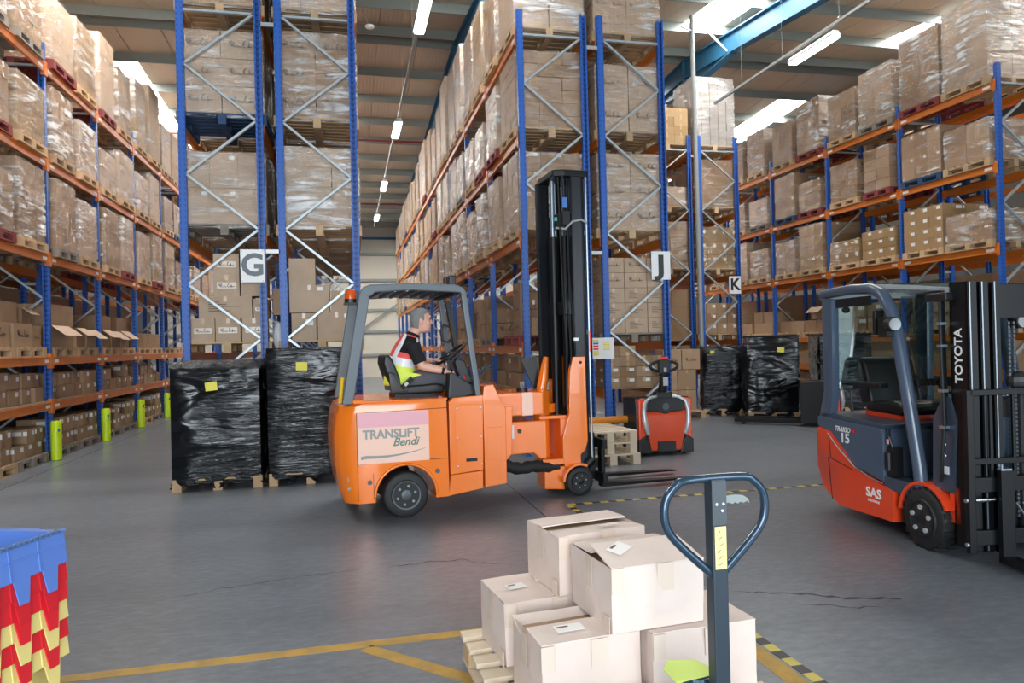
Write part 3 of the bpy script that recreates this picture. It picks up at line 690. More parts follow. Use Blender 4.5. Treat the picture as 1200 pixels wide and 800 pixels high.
def flap_carton(x, y, z, dx, dy, dz, label, side=1, var='script', ang=38):
    r = thing('open_carton', label, 'carton', (x, y, z)); t_ = .006
    def body(b):
        b.box((-dx/2, -dy/2, 0), (dx/2, dy/2, t_)); b.box((-dx/2, -dy/2, t_), (-dx/2+t_, dy/2, dz)); b.box((dx/2-t_, -dy/2, t_), (dx/2, dy/2, dz)); b.box((-dx/2+t_, -dy/2, t_), (dx/2-t_, -dy/2+t_, dz)); b.box((-dx/2+t_, dy/2-t_, t_), (dx/2-t_, dy/2, dz))
    part('carton_body', body, 'carton', r)
    a = R(ang); l = min(dx, dy)*.52; xe = side*dx/2
    part('flap', lambda b: b.prism([(xe, dz), (xe+side*l*math.cos(a), dz-l*math.sin(a)), (xe+side*l*math.cos(a)+side*.005, dz-l*math.sin(a)+.006), (xe+side*.005, dz+.007)], -dy/2+.005, dy/2-.005, 'y'), 'carton_pale', r)
    part('flap', lambda b: b.box((-side*dx/2-(.006 if side > 0 else 0), -dy/2, dz), (-side*dx/2+(0 if side > 0 else .006), dy/2, dz+.02)), 'carton', r)
    return r
zb = LEV[1]+.062+.146; LY = Y0-.02
carton(LXF-.32, LY+1.55, zb, .5, .62, .34, 'script', 'script-marked carton on left rack waist beam left of first post')
carton(LXF-.32, LY+2.02, zb, .5, .28, .32, 'script', 'narrow script-marked carton beside first left rack post')
carton(LXF-.34, LY+.85, zb, .5, .66, .35, 'script', 'script-marked carton at far left picture edge on waist beam')
carton(LXF-.45, LY+1.5, zb+.35, .45, .5, .30, 'tape', 'taped carton on top of the leftmost waist-beam stack')
flap_carton(LXF-.4, LY+2.0, zb+.34, .4, .3, .24, 'open-flap carton on top beside the first left rack post')
yb = LY+PITCH
flap_carton(LXF-.3, yb+.52, zb, .5, .74, .34, 'open carton with wide hanging flap in second left bay')
carton(LXF-.35, yb+1.05, zb, .5, .26, .34, 'label', 'narrow labelled carton between open cartons in second left bay')
carton(LXF-.42, yb+.75, zb+.345, .6, 1.1, .34, 'tape', 'long brown carton atop the open-flap carton in second left bay')
flap_carton(LXF-.3, yb+1.42, zb, .5, .42, .33, 'open carton at far end of second left bay'); flap_carton(LXF-.3, yb+1.95, zb, .5, .5, .31, 'second open carton next to second left rack post')
yb = LY+2*PITCH
flap_carton(LXF-.3, yb+.42, zb, .5, .45, .33, 'open carton at near end of third left bay'); flap_carton(LXF-.3, yb+1.0, zb, .5, .5, .31, 'open carton in middle of third left bay')
carton(LXF-.45, yb+.7, zb+.335, .55, .9, .28, 'plain', 'dark long carton atop the third left bay stack'); flap_carton(LXF-.3, yb+1.6, zb, .5, .55, .33, 'open carton at far end of third left bay'); carton(LXF-.4, yb+1.7, zb+.335, .55, .7, .28, 'tape', 'carton atop the open carton at far end of third left bay')
yb = LY+3*PITCH
for i in range(4): carton(LXF-.3, yb+.4+i*.5, zb, .5, .46, .32, 'tape', f'carton {("nearest", "second", "third", "farthest")[i]} from camera on waist beam of fourth left bay')
# rack G end, waist-height beams
zg = LEV[1]+.062+.146; gy = Y0+.10
pallet(GX+XA, Y0+.60, LEV[1]+.062, 1.12, 1.04, 'wood', 'wooden pallet under script-marked cartons at left of rack G end'); pallet(GX+XB, Y0+.60, LEV[1]+.062, 1.12, 1.04, 'wood', 'wooden pallet under plain large cartons at right of rack G end')
def gc(x0, x1, z0, z1, v, lab, d=.42): carton((x0+x1)/2, gy+d/2, zg+z0, x1-x0, d, z1-z0-.004, v, lab, None, 0, 'carton_pale')  # paler carton colour stands in for door light on this rack end
gc(-1.98, -1.69, 0, .31, 'panel', 'script-labelled carton, bottom left of the stack behind the G sign'); gc(-1.68, -1.37, 0, .31, 'panel', 'script-labelled carton, bottom middle of the stack behind G sign'); gc(-1.35, -1.05, 0, .31, 'panel', 'script-labelled carton, bottom right of the stack behind G sign')
gc(-1.88, -1.22, .31, .60, 'text', 'wide printed carton in second row of the stack below G sign'); gc(-1.20, -1.02, .31, .56, 'panel', 'narrow carton right of the wide printed carton under G sign')
gc(-1.69, -1.37, .60, .88, 'panel', 'script-labelled carton in third row left of G sign'); gc(-1.69, -1.37, .88, 1.16, 'panel', 'topmost script-labelled carton left of G sign'); gc(-1.35, -1.03, .60, 1.05, 'script', 'carton behind the white G sign')
gc(-.72, -.40, 0, .36, 'label', 'small labelled carton at bottom left of right G end stack'); gc(-.38, .12, 0, .37, 'tag', 'wide plain carton at bottom right of right G end stack'); gc(-.74, -.22, .37, .74, 'tag', 'large plain carton in second row of right G end stack')
gc(-.2, .1, .37, .66, 'tag', 'carton leaning right of second row in right G end stack', .5); gc(-.74, -.4, .74, 1.1, 'plain', 'topmost plain carton of right G end stack', .4)
carton(-.98+.06, gy+.35, zg+.35, .13, .4, .36, 'plain', 'narrow brown carton wedged in the gap between G posts', None, .1)
o = part('plastic_sack', lambda b: b.ell((0, 0, .2), (.075, .09, .2), 14, 10), 'sack_white', None, smooth=80, loc=(-.9, 10.2, LEV[1]+.07)); tag(o, 'crumpled clear plastic sack in the gap between G posts', 'plastic bag')
# rack J end
zj = zg
pallet(JX+XA, Y0+.60, LEV[1]+.062, 1.12, 1.04, 'wood_red', 'dark red pallet on waist beams of rack J left of mast'); pallet(JX+XB, Y0+.60, LEV[1]+.062, 1.12, 1.04, 'wood_grey', 'grey pallet under printed cartons at rack J end')
for i in range(5):
    for j in range(3):
        carton(JX+XB-.5+.18+j*.36, Y0+.1+.21, zj+i*.225, .35, .42, .221, 'script' if i > 2 else 'text', f"{'script-marked' if i > 2 else 'printed'} carton, {ROWN[i]} row, {('left', 'middle', 'right')[j]} column of the stack below J sign", None, 0, 'carton_pale')  # door light on this stack is put into the paler carton colour
for i in range(4):
    for j in range(4):
        if i == 3 and j > 1: continue
        carton(JX+XB-.5+.12+j*.255, Y0+.08+.18, LEV[0]+.085+i*.155, .25, .36, .152, 'label' if i < 2 else 'tape', f"small carton, {ROWN[i]} row, {ORD[j]} column, low shelf of rack J behind pallet truck")
o = part('shelf_board', lambda b: b.box((JX+1.21, Y0+.05, LEV[0]+.062), (JX+2.25, Y0+PITCH-.05, LEV[0]+.082)), 'board_deck', None); tag(o, 'shelf board on low beams of rack J right end', 'shelf board')
for i in range(0): carton(JX+1.5+i*.42, Y0+.35, .01, .4, .45, .4, 'label', f"{('left', 'right')[i]} labelled carton on floor under rack J right end")
for i, (a, c, v) in enumerate(((.1, .5, 'text'), (.52, .95, 'tape'))): carton(JX+.05+(a+c)/2, Y0+.32, zj, c-a-.01, .4, .24, v, f"{('left', 'right')[i]} carton on the dark red pallet of rack J")
for i in range(3):
    for j in range(2): carton(JX+.32+j*.44, Y0+.85, zj+i*.27, .42, .45, .266, 'script', f"script-marked carton, {ROWN[i]} row, {('left', 'right')[j]}, behind red pallet cartons in rack J")
for k in (1, 2, 3):
    for s in (0, 1):
        slot_cartons('rack J', -1, JX+.05, Y0, k, 1, LEV[1]+.062+.146, 2, 3, .26, .55, ['script', 'tape', 'plain'], s); pallet(JX+.56, Y0+k*PITCH+.64+s*1.06, LEV[1]+.062, 1.1, 1.0, rc.choice(['wood', 'wood_red', 'wood_grey']), f"pallet on waist beams of rack J, {ORD[k]} bay, {'nearer' if s == 0 else 'farther'} slot")
for k in (0, 1, 2):
    for s in (0, 1): slot_cartons('rack J', -1, JX+.05, Y0, k, 0, LEV[0]+.085, 2, 2, .25, .5, ['label', 'plain'], s)
o = part('white_tray', lambda b: (b.box((-.17, -.2, 0), (.17, .2, .06)), b.box((-.17, -.2, .065), (.17, .2, .125)), b.box((-.16, -.19, .06), (.16, .19, .065))), 'sign_white', None, loc=(2.66, 10.25, LEV[0]+.083)); tag(o, 'stack of two white trays on low shelf of rack J by forklift arm', 'tray')
# right rack, low beams behind the grey and red forklift
for k in (0, 1, 2, 3):
    for s in (0, 1):
        pallet(RX+.56, 10.52+k*PITCH+.64+s*1.06, LEV[1]+.062, 1.1, 1.0, 'wood', f"pallet on waist beams of right rack, {ORD[k]} bay, {'nearer' if s == 0 else 'farther'} slot")
        slot_cartons('right rack', -1, RX+.05, 10.52, k, 1, LEV[1]+.062+.146, 2, 2 if k != 2 else 1, .3, .6, ['label', 'tape', 'plain'], s)
flap_carton(RX+.33, 15.78, zj+.31, .45, .5, .3, 'open-flap carton on right rack beyond the black wrapped pallets', -1)
for i in range(3):
    for j in range(2): carton(6.42+j*.42+(.1 if i > 1 else 0), 13.75+.2, .0+.15+i*.42 if i < 3 else 0, .4, .42, .415, 'tape' if i < 2 else 'script', f"{ROWN[i]} brown carton, {('left', 'right')[j]}, stacked left of the black-wrapped pallets")
pallet(6.64, 14.0, 0, .95, 1.0, 'wood', 'pallet under the carton stack left of the black-wrapped pallets')
for j in range(4):
    for i in range(3): carton(KX+1.3+j*.27, 15.5+.35, LEV[1]+.07+.146+i*.24, .26, .4, .236, 'label', f"small carton, {ROWN[i]} row, {ORD[j]} column, waist beam of rack K under the sign")
pallet(KX+XB, 16.1, LEV[1]+.062, 1.12, 1.04, 'wood', 'pallet on waist beams at right of rack K end')

# rear rows of the outer racks: cartons stacked deep on the lower beams
for rk, x, y0, nb in (('left rack', LX+.52, Y0-.02, 5), ('right rack', RX+1.73, 10.52, 5), ('rack K left row', KX+.52, 15.5, 3)):
    for k in range(nb):
        for L, z, h in ((-1, .0, .74), (0, LEV[0]+.085, .55), (1, LEV[1]+.065, 1.2)):
            o = link('carton_stack', stack_mesh((2, 5, 3), (.95, 2.1, h), 'carton'), None, (x, y0+k*PITCH+PITCH/2, z)); tag(o, f'dim stack of cartons at back of {rk}, {LNL[L]}, {ORD[k]} bay', 'cartons'); o['kind'] = 'stuff'
for k in range(4):
    for z, h, q in ((.0, .7, 'floor'), (LEV[0]+.065, .55, 'low beams')):
        o = link('carton_stack', stack_mesh((2, 5, 3), (.95, 2.1, h), 'carton'), None, (RX+.55, 10.52+k*PITCH+PITCH/2, z)); tag(o, f'dim stack of cartons behind the parked forklift on {q}, {ORD[k]} right rack bay', 'cartons'); o['kind'] = 'stuff'
# ------------------------------------------------------------------ black-wrapped pallets
def blackwrap(loc, rz, dx, dy, h, label, notes=(), cap=None, seed=1, pw=True):
    r = thing('black_wrapped_pallet', label, 'wrapped pallet', loc, rz)
    link('pallet', pallet_mesh(dx, dy, 'wood'), r, (dx/2, dy/2, 0)); rnd = random.Random(seed); N, K = 9, 12; rs = []
    for k in range(K+1):
        z = .075+(h-.075)*k/K; bul = .012 if 0 < k < K else -.012; ring = []
        for sd in range(4):
            for i in range(N):
                u = i/N; j = rnd.uniform(-.016, .02)+bul
                if i == 0: j = -.012
                ring.append({0: (u*dx, -j, z), 1: (dx+j, u*dy, z), 2: (dx-u*dx, dy+j, z), 3: (-j, dy-u*dy, z)}[sd])
        rs.append(ring)
    b = MB(); b.rings(rs); b.build('black_film', 'black_film', r, smooth=50)
    b = MB()
    for i in range(14):
        a = rnd.random()*4; sd = int(a); u = a-sd; x, y = {0: (u*dx, -.005), 1: (dx+.005, u*dy), 2: (u*dx, dy+.005), 3: (-.005, u*dy)}[sd]
        b.tube([(x, y, .09), (x+rnd.uniform(-.03, .03), y+rnd.uniform(-.02, .02), .05), (x+rnd.uniform(-.08, .08), y, .03)], [.03, .02, .006], 6)
    b.build('film_tail', 'black_film', r, smooth=60)['kind'] = 'stuff'
    if cap:
        b = MB(); rs = []
        for z, g, w in ((h-.01, .0, .01), (h+.02, .005, .015), (h+cap*.6, -.03, .02), (h+cap, -.06, .03)):
            ring = []
            for sd in range(4):
                for i in range(8):
                    u = i/8; j = g+rnd.uniform(-w, w)*.6
                    ring.append({0: (u*dx, -j, z+rnd.uniform(-w, w)*.5), 1: (dx+j, u*dy, z+rnd.uniform(-w, w)*.5), 2: (dx-u*dx, dy+j, z), 3: (-j, dy-u*dy, z+rnd.uniform(-w, w)*.5)}[sd])
            rs.append(ring)
        b.rings(rs); b.build('top_sheet', 'black_sheet', r, smooth=60)
    for x, z, w, tl, sd in notes:
        if sd == 0: part('paper_note', lambda b: b.cbox((x, -.042, z), (w, .003, w*.75), 0, Matrix.Rotation(tl, 3, 'Y')), 'note_yellow', r)
        else: part('paper_note', lambda b: b.cbox((-.042, x, z), (.003, w, w*.75), 0, Matrix.Rotation(tl, 3, 'X')), 'note_yellow', r)
    return r
blackwrap((-1.98, 8.87, 0), 0, .98, 1.02, 1.40, 'black film-wrapped pallet with crumpled top sheet, leftmost on the floor', [(.45, 1.20, .13, -.1, 0)], .09, 1)
blackwrap((-.93, 8.90, 0), 0, .95, 1.02, 1.62, 'taller black film-wrapped pallet behind the orange forklift rear', [(.4, 1.40, .13, .03, 0)], None, 2)
a = R(-22)
blackwrap((7.62, 12.72, 0), a, .95, .82, 1.50, 'black-wrapped pallet with yellow note beside the parked forklift', [(.62, 1.36, .13, .1, 0)], None, 3)
blackwrap((7.25, 13.81, 0), a, .80, .72, 1.45, 'black-wrapped pallet with small yellow note, left of the right-hand group', [(.18, 1.33, .08, 0, 0)], None, 4)
blackwrap((8.22, 13.62, 0), a, 1.0, .9, 1.62, 'black-wrapped pallet with flat lid at back of right-hand group', [], .03, 5)
blackwrap((9.45, 13.0, 0), a, 1.0, 1.0, 1.62, 'black-wrapped pallet behind the second red pallet truck', [], .03, 6)

# ------------------------------------------------------------------ stack of wooden pallets by the forks
for i in range(3):
    o = link('pallet', pallet_mesh(.75, 1.0, 'wood_pale'), None, (3.30-.04*(i > 0), 9.28+(.03 if i else 0), i*.146), (0, 0, R(4 if i else 2))); tag(o, ('bottom', 'middle', 'top')[i]+' pale wooden pallet of the low stack behind the fork tips', 'pallet')

# ------------------------------------------------------------------ foreground pallet, boxes and hand pallet truck
FR = R(4)
pr = thing('wooden_pallet', 'pale wooden pallet under the foreground boxes', 'pallet', (.56, 2.62, 0), R(2))
PX, PY = 1.12, 1.02
for i in range(7):
    y = .045+i*(PY-.09)/6; o = part('deck_board', lambda b: b.box((0, y-.045, .128), (PX, y+.045, .15)), 'wood_pale', pr)
for x in (.06, PX/2+.01, PX-.06):
    part('stringer_board', lambda b: b.box((x-.045, 0, .106), (x+.045, PY, .128)), 'wood_pale', pr); part('bottom_board', lambda b: b.box((x-.045, 0, 0), (x+.045, PY, .02)), 'wood_pale', pr)
    for y in (.07, PY/2, PY-.07): part('block', lambda b: b.box((x-.045, y-.07, .02), (x+.045, y+.07, .106)), 'wood', pr)
def fbox(x, y, z, dx, dy, dz, label, rz, flaps=(), labels=(), seed=0, tilt=(0, 0)):
    """sagging carton: subdivided walls, folded top flaps; x,y = front-left corner"""
    r = thing('cardboard_box', label, 'cardboard box', (x, y, z), rz); r.rotation_euler = (tilt[0], tilt[1], rz); rnd = random.Random(seed); N = 6; rs = []
    cs = [(rnd.uniform(-.008, .008), rnd.uniform(-.008, .008)) for _ in range(4)]
    for k in range(5):
        t = k/4; ring = []; pts = [(0, 0), (dx, 0), (dx, dy), (0, dy)]
        for s in range(4):
            p, q = pts[s], pts[(s+1) % 4]; nx, ny = (q[1]-p[1]), -(q[0]-p[0]); L = math.hypot(nx, ny)
            for i in range(N):
                u = i/N; j = math.sin(math.pi*u)*math.sin(math.pi*t)*.011+rnd.uniform(-.0015, .0015); c0, c1 = cs[s], cs[(s+1) % 4]
                ring.append((p[0]+(q[0]-p[0])*u+nx/L*j+(c0[0]*(1-u)+c1[0]*u)*t, p[1]+(q[1]-p[1])*u+ny/L*j+(c0[1]*(1-u)+c1[1]*u)*t, dz*t))
        rs.append(ring)
    b = MB(); b.rings(rs, cap=False); n = len(b.v); b.face([N*4-1-i for i in range(N*4)])
    b.build('box_walls', 'carton_near', r, smooth=60)
    part('box_inside', lambda b: b.box((.01, .01, dz-.03), (dx-.01, dy-.01, dz-.022)), 'carton', r)
    # two long top flaps, meeting at the middle
    for s, (lift, sag) in enumerate(flaps or ((0, 0), (0, 0))):
        nn = 5; rows = []
        for i in range(nn+1):
            u = i/nn; yy = (dy*.5*u) if s == 0 else dy-dy*.5*u; zz = dz+.002+math.sin(R(lift))*dy*.5*u-sag*math.sin(math.pi*.5*u)
            rows.append([(dx*v/4, yy, zz+rnd.uniform(-.002, .002)) for v in range(5)])
        b = MB(); n = 0
        for row in rows: b.v += row
        for i in range(nn):
            for j in range(4): q = i*5+j; b.face((q, q+1, q+6, q+5))
        k = len(b.v); b.v += [(x, y, z-.005) for x, y, z in b.v]
        for i in range(nn):
            for j in range(4): q = k+i*5+j; b.face((q, q+5, q+6, q+1))
        for q in range(4): b.face((nn*5+q, nn*5+q+1, k+nn*5+q+1, k+nn*5+q)); b.face((q+1, q, k+q, k+q+1))
        for i in range(nn): b.face((i*5, (i+1)*5, k+(i+1)*5, k+i*5)); b.face(((i+1)*5+4, i*5+4, k+i*5+4, k+(i+1)*5+4))
        b.build('top_flap', 'carton_near', r, smooth=50)
    part('parcel_tape', lambda b: b.box((dx*.48, -.0135, dz-.11), (dx*.48+.075, -.0125, dz)), 'tape_clear', r)
    part('parcel_tape', lambda b: b.box((-.0135, dy*.4, dz-.13), (-.0125, dy*.4+.06, dz)), 'tape_clear', r)
    part('corner_tape', lambda b: b.box((-.004, -.012, dz-.10), (.05, -.010, dz)), 'tape_clear', r); part('corner_tape', lambda b: b.box((-.0145, -.003, .0), (-.0125, .05, .07)), 'tape_clear', r)
    for lx, ly, w, hh, an in labels:
        zz = max([dz+.006]+[dz+.004+math.sin(R(f[0]))*dy*.5*min(1, (ly if s == 0 else dy-ly)/(dy*.5)) for s, f in enumerate(flaps or ())if (s == 0) == (ly < dy/2)])
        al = R(next((f[0] for s, f in enumerate(flaps or ()) if (s == 0) == (ly < dy/2)), 0))*(1 if ly < dy/2 else -1)
        part('shipping_label', lambda b: b.cbox((lx, ly, zz+.004), (w, hh, .001), 0, Matrix.Rotation(al, 3, 'X') @ Matrix.Rotation(an, 3, 'Z')), 'paper', r)
        part('label_print', lambda b: b.cbox((lx-w*.2, ly+hh*.2, zz+.0048+math.tan(al)*hh*.2), (w*.4, hh*.18, .0006), 0, Matrix.Rotation(al, 3, 'X') @ Matrix.Rotation(an, 3, 'Z')), 'ink_grey', r)
    return r
Z1, Z2 = .152, .437
fbox(.665, 3.17, Z1, .47, .37, .28, 'open-topped box with two torn labels at back left of foreground pallet', R(7), ((0, 0), (0, 0)), [(.12, .19, .09, .07, .1), (.29, .24, .1, .08, -.2)], 1)
fbox(.70, 2.69, Z1, .43, .34, .28, 'foreground box with folded-back flap and white label, lowest at front left', R(6), ((4, 0), (0, .05)), [(.16, .10, .12, .06, 0)], 2)
fbox(1.158, 2.68, Z1, .47, .38, .28, 'lower right foreground box behind the pallet truck handle', R(3), (), [], 3)
fbox(1.17, 3.14, Z1, .42, .38, .28, 'hidden lower back box of the foreground pallet with strap', R(2), (), [], 5)
fbox(.925, 3.19, Z2, .46, .36, .27, 'upper back box with torn corner flap on the foreground pallet', R(9), ((-5, 0), (2, 0)), [(.3, .08, .1, .03, 0)], 6)
fbox(1.0, 2.71, Z2, .415, .40, .262, 'topmost front box with gaping flaps and torn white label', R(5), ((13, 0), (3, 0)), [(.1, .13, .1, .07, .6)], 7)
# hand pallet truck
HX, HY = 1.185, 2.22
jk = thing('hand_pallet_truck', 'blue hand pallet truck with looped steering handle in foreground', 'pallet truck', (HX, HY, 0), R(2))
loop = [(-.02, .72)]
lp = [(0, .800), (-.125, .915), (-.175, .975), (-.188, 1.03), (-.178, 1.08), (-.145, 1.118), (-.10, 1.135), (.10, 1.135), (.145, 1.118), (.178, 1.08), (.188, 1.03), (.175, .975), (.125, .915), (0, .800)]
sm = []
for i in range(len(lp)-1):
    p0, p1, p2, p3 = lp[max(i-1, 0)], lp[i], lp[i+1], lp[min(i+2, len(lp)-1)]
    for j in range(5):
        q = j/5; f = lambda a, b_, c_, d: .5*(2*b_+(c_-a)*q+(2*a-5*b_+4*c_-d)*q*q+(3*b_-a-3*c_+d)*q**3)
        sm.append((f(p0[0], p1[0], p2[0], p3[0]), -.02, f(p0[1], p1[1], p2[1], p3[1])))
part('handle_loop', lambda b: b.tube(sm+[(0, -.02, .800)], .0145, 12), 'jack_blue', jk, smooth=60)
part('shaft', lambda b: b.prism([(-.027, 0), (.027, 0), (.027, .05), (-.027, .05)], .28, 1.135, 'z'), 'jack_shaft', jk, bevel=.004, rot=(0, 0, 0), loc=(.0, -.045, 0))
part('shaft_plate', lambda b: b.box((-.0265, -.0465, .985), (.0265, -.0452, 1.13)), 'rim_grey', jk)
part('shaft_sticker', lambda b: b.box((-.02, -.0475, .84), (.022, -.0455, .98)), 'yellow_sticker', jk)
for i in range(6): part('sticker_mark', lambda b: b.bar((-.012+.004*(i % 2), -.048, .852+i*.021), (.012-.006*(i % 3), -.048, .862+i*.021), .001, .003, up=(0, 1, 0)), 'ink_grey', jk)
part('release_lever', lambda b: b.prism([(.03, 1.075), (.03, 1.05), (.05, 1.052), (.06, 1.046), (.07, 1.052), (.08, 1.046), (.09, 1.052), (.10, 1.047), (.115, 1.053), (.125, 1.045), (.12, 1.06), (.1, 1.073), (.07, 1.077)], -.028, -.02, 'y'), 'galv_dull', jk)
for x, z in ((-.012, 1.055), (.013, 1.055), (.008, 1.033)): part('rivet', lambda b: b.cyl((x, -.05, z), (x, -.045, z), .005, 8), 'chrome', jk)
part('pump_housing', lambda b: (b.box((-.08, -.02, .10), (.08, .16, .30)), b.cyl((-.03, .08, .29), (-.03, .08, .445), .05, 16)), 'jack_blue', jk, bevel=.01)
for s in (-1, 1):
    part('fork', lambda b: b.prism([(.11 if s > 0 else -.24, .045), (.24 if s > 0 else -.11, .045), (.24 if s > 0 else -.11, .09), (.11 if s > 0 else -.24, .09)], .30, 1.35, 'y'), 'jack_blue', jk)
    part('steer_wheel', lambda b: b.cyl((s*.03, .02, .09), (s*.075, .02, .09), .09, 18), 'black_rubber', jk)
part('fork_yoke', lambda b: b.box((-.26, .17, .09), (.26, .32, .24)), 'jack_blue', jk, bevel=.01)
o = part('warning_leaflet', lambda b: b.prism([(-.09, 0), (.09, 0), (.075, .12), (-.02, .16), (-.075, .10)], 0, .002, 'z'), 'lime_bag', None, loc=(1.145, 2.60, .4347+.0), rot=(0, 0, .1)); tag(o, 'lime warning leaflet with faint print lying in front of the boxes', 'leaflet')
o.location = (1.14, 2.26, .4475); o.rotation_euler = (0, 0, .15)

# ------------------------------------------------------------------ nested crates, bottom left
def crate(z, m, label, top=False, h=.33, zoff=0):
    """origin at the corner far right; x runs to the left (short side), y towards the camera (long side)"""
    r = thing('nesting_crate', label, 'crate', (-1.075, 2.99, z), R(159)); A, B = .40, .60; t_ = .008; q = .035
    rs = [[(q, q, 0), (A-q, q, 0), (A-q, B-q, 0), (q, B-q, 0)], [(0, 0, h), (A, 0, h), (A, B, h), (0, B, h)]]
    ri = [[(t_, t_, h), (A-t_, t_, h), (A-t_, B-t_, h), (t_, B-t_, h)], [(q+t_, q+t_, t_), (A-q-t_, q+t_, t_), (A-q-t_, B-q-t_, t_), (q+t_, B-q-t_, t_)]]
    b = MB(); b.rings(rs+ri, cap=True); b.build('crate_body', m, r)
    def rim(b):
        for p0, p1 in (((-.02, -.02), (A+.02, 0)), ((-.02, B), (A+.02, B+.02)), ((-.02, 0), (0, B)), ((A, 0), (A+.02, B))): b.box(p0+(h-.02,), p1+(h,))
    part('rim', rim, m, r)
    fh = .20                                  # lid leaf folded down over the side, with interlocking fingers
    def leaf(b, x, dirx):
        pts = [(-.015, h-.005), (B+.015, h-.005), (B+.015, h-fh*.58)]; n = 5; w = (B+.03)/n
        for i in range(n):
            y1 = B+.015-i*w; pts += [(y1-w*.08, h-fh*.58), (y1-w*.20, h-fh), (y1-w*.52, h-fh), (y1-w*.64, h-fh*.58)]
        pts += [(-.015, h-fh*.58)]
        k = len(b.v); b.prism(pts, x, x+dirx*.005, 'x')
        for i in range(1, n): y1 = B+.015-i*w-.003; b.box((x+dirx*.005, y1, h-fh*.56), (x+dirx*.008, y1+.006, h-.01))
        b.box((x, -.015, h-.05), (x+dirx*.008, B+.015, h-.044))
        for q in range(k, len(b.v)): v = b.v[q]; b.v[q] = (v[0]+dirx*(h-v[2])/fh*.022, v[1], v[2])
    part('lid_leaf', lambda b: leaf(b, -.022, -1), m, r)['label'] = 'folded-down lid leaf with fingers'
    part('lid_leaf', lambda b: leaf(b, A+.022, 1), m, r)
    part('hinge_rod', lambda b: b.cyl((-.024, -.02, h), (-.024, B+.02, h), .006 if top else .003, 8), m, r)
    part('end_grip', lambda b: b.box((A*.2, -.035, h-.11), (A*.8, -.02, h)), m, r)
    if top:
        for i in range(24): part('hinge_knuckle', lambda b: b.box((-.034, .01+i*.0245, h-.004), (-.018, .022+i*.0245, h+.007)), 'crate_dark', r)
    return r
DZ = .068; ZB = .62
crate(ZB, 'crate_blue', 'blue crate with scuffed folded lid topping the nested crate stack', True)
for i, (m, l) in enumerate((('crate_red', 'red crate directly under the blue top crate'), ('crate_red', 'second red crate, above the upper yellow crate'), ('crate_yellow', 'upper yellow crate between red crates'), ('crate_red', 'red crate between the two yellow crates'), ('crate_yellow', 'lower yellow crate above the dark base'))):
    crate(ZB-(i+1)*DZ, m, l)
r = thing('crate_dolly', 'dark blue-grey crate at the foot of the nested crate stack', 'crate', (-1.075, 2.99, 0), R(159))
part('base_crate', lambda b: b.rings([[(.04, .04, .0), (.36, .04, .0), (.36, .56, .0), (.04, .56, .0)], [(.03, .03, .235), (.37, .03, .235), (.37, .57, .235), (.03, .57, .235)]]), 'crate_dark', r)
# ------------------------------------------------------------------ articulated orange forklift
def wheel(parent, c, r, w, ax='y', s=-1, rim='rim_grey', tread=False, bolts=6, rr=.62):
    """s: direction of the outer face along the axle"""
    x, y, z = c; b = MB(); o = (x, y, z)
    b.lathe([(r*.62, s*w*.06), (r*.66, 0), (r*.90, -s*w*.0), (r*.97, -s*w*.06), (r, -s*w*.16), (r, -s*w*.84), (r*.96, -s*w*.94), (r*.88, -s*w), (r*.6, -s*w)], o, ax, 36)
    t_ = b.build('tyre', 'black_rubber', parent, smooth=40)
    if tread:
        q = MB()
        for i in range(22):
            a = 2*math.pi*i/22
            for k, (d0, d1) in enumerate(((.04, .48), (.52, .96))):
                aa = a+(.14 if k else 0); ca, sa = math.cos(aa), math.sin(aa)
                q.cbox((x+ca*(r+.002), y-s*w*(d0+d1)/2, z+sa*(r+.002)), (.016, w*(d1-d0), r*.17), 0, Matrix.Rotation(-aa, 3, 'Y'))
        q.build('tread_block', 'black_rubber', t_)['kind'] = 'stuff'
    rm = MB(); rm.lathe([(r*rr, s*w*.05), (r*rr*1.02, s*w*.09), (r*rr*.92, s*w*.08), (r*rr*.86, -s*w*.05), (r*.40, -s*w*.1), (r*.32, s*w*.03), (r*.18, s*w*.07), (r*.1, s*w*.09)], o, ax, 32)
    rm = rm.build('rim', rim, parent, smooth=35)
    for i in range(bolts):
        a = 2*math.pi*i/bolts+.3; px, pz = x+r*.40*math.cos(a), z+r*.40*math.sin(a)
        part('wheel_nut', lambda b: b.cyl((px, y-s*w*.1, pz), (px, y+s*w*.13, pz), r*(.085 if tread else .06), 6), 'silver_paint' if tread else 'galv_dull', rm)
BD = thing('articulated_forklift', 'orange articulated forklift with seated driver and raised black mast', 'forklift', (.508, 6.79, 0), R(5))
WB = 1.18
def slices(prof, vs, rear):
    """side profile swept across the width; rear(v) pulls in points behind the given u so the tail corners come out round"""
    return [[(u+rear(u, v), v, z) for u, z in prof] for v in vs]
prof = [(-.555, .17), (-.60, .30), (-.635, .55), (-.64, .78), (-.615, .98), (-.58, 1.06), (-.52, 1.085), (.40, 1.095), (.41, .17), (.285, .17)]+arc(0, .215, .285, -9, 189, 14)
prof = prof[:-1]+[(-.285, .17)]
def pull(u, v): e = min(v, WB-v); k = max(0, (.16-e)/.16); return (k*k*.14 if u < -.45 else 0)
b = MB(); b.rings(slices(prof, [0, .03, .07, .12, .16, WB-.16, WB-.07, 0+WB], pull)); b.build('rear_body', 'orange_paint', BD, bevel=0, smooth=38)
part('side_panel', lambda b: b.box((-.435, -.006, .53), (.225, .004, 1.0)), 'decal_peach', BD)['label'] = 'faded panel with maker lettering'
part('panel_band', lambda b: b.box((-.43, -.008, .865), (.222, -.0055, .995)), 'decal_pink', BD)
text('maker_lettering', 'TRANSLiFT', .112, 'decal_grey', BD, (-.13, -.0075, .795), (R(90), 0, 0), off=.004, sx=.95)
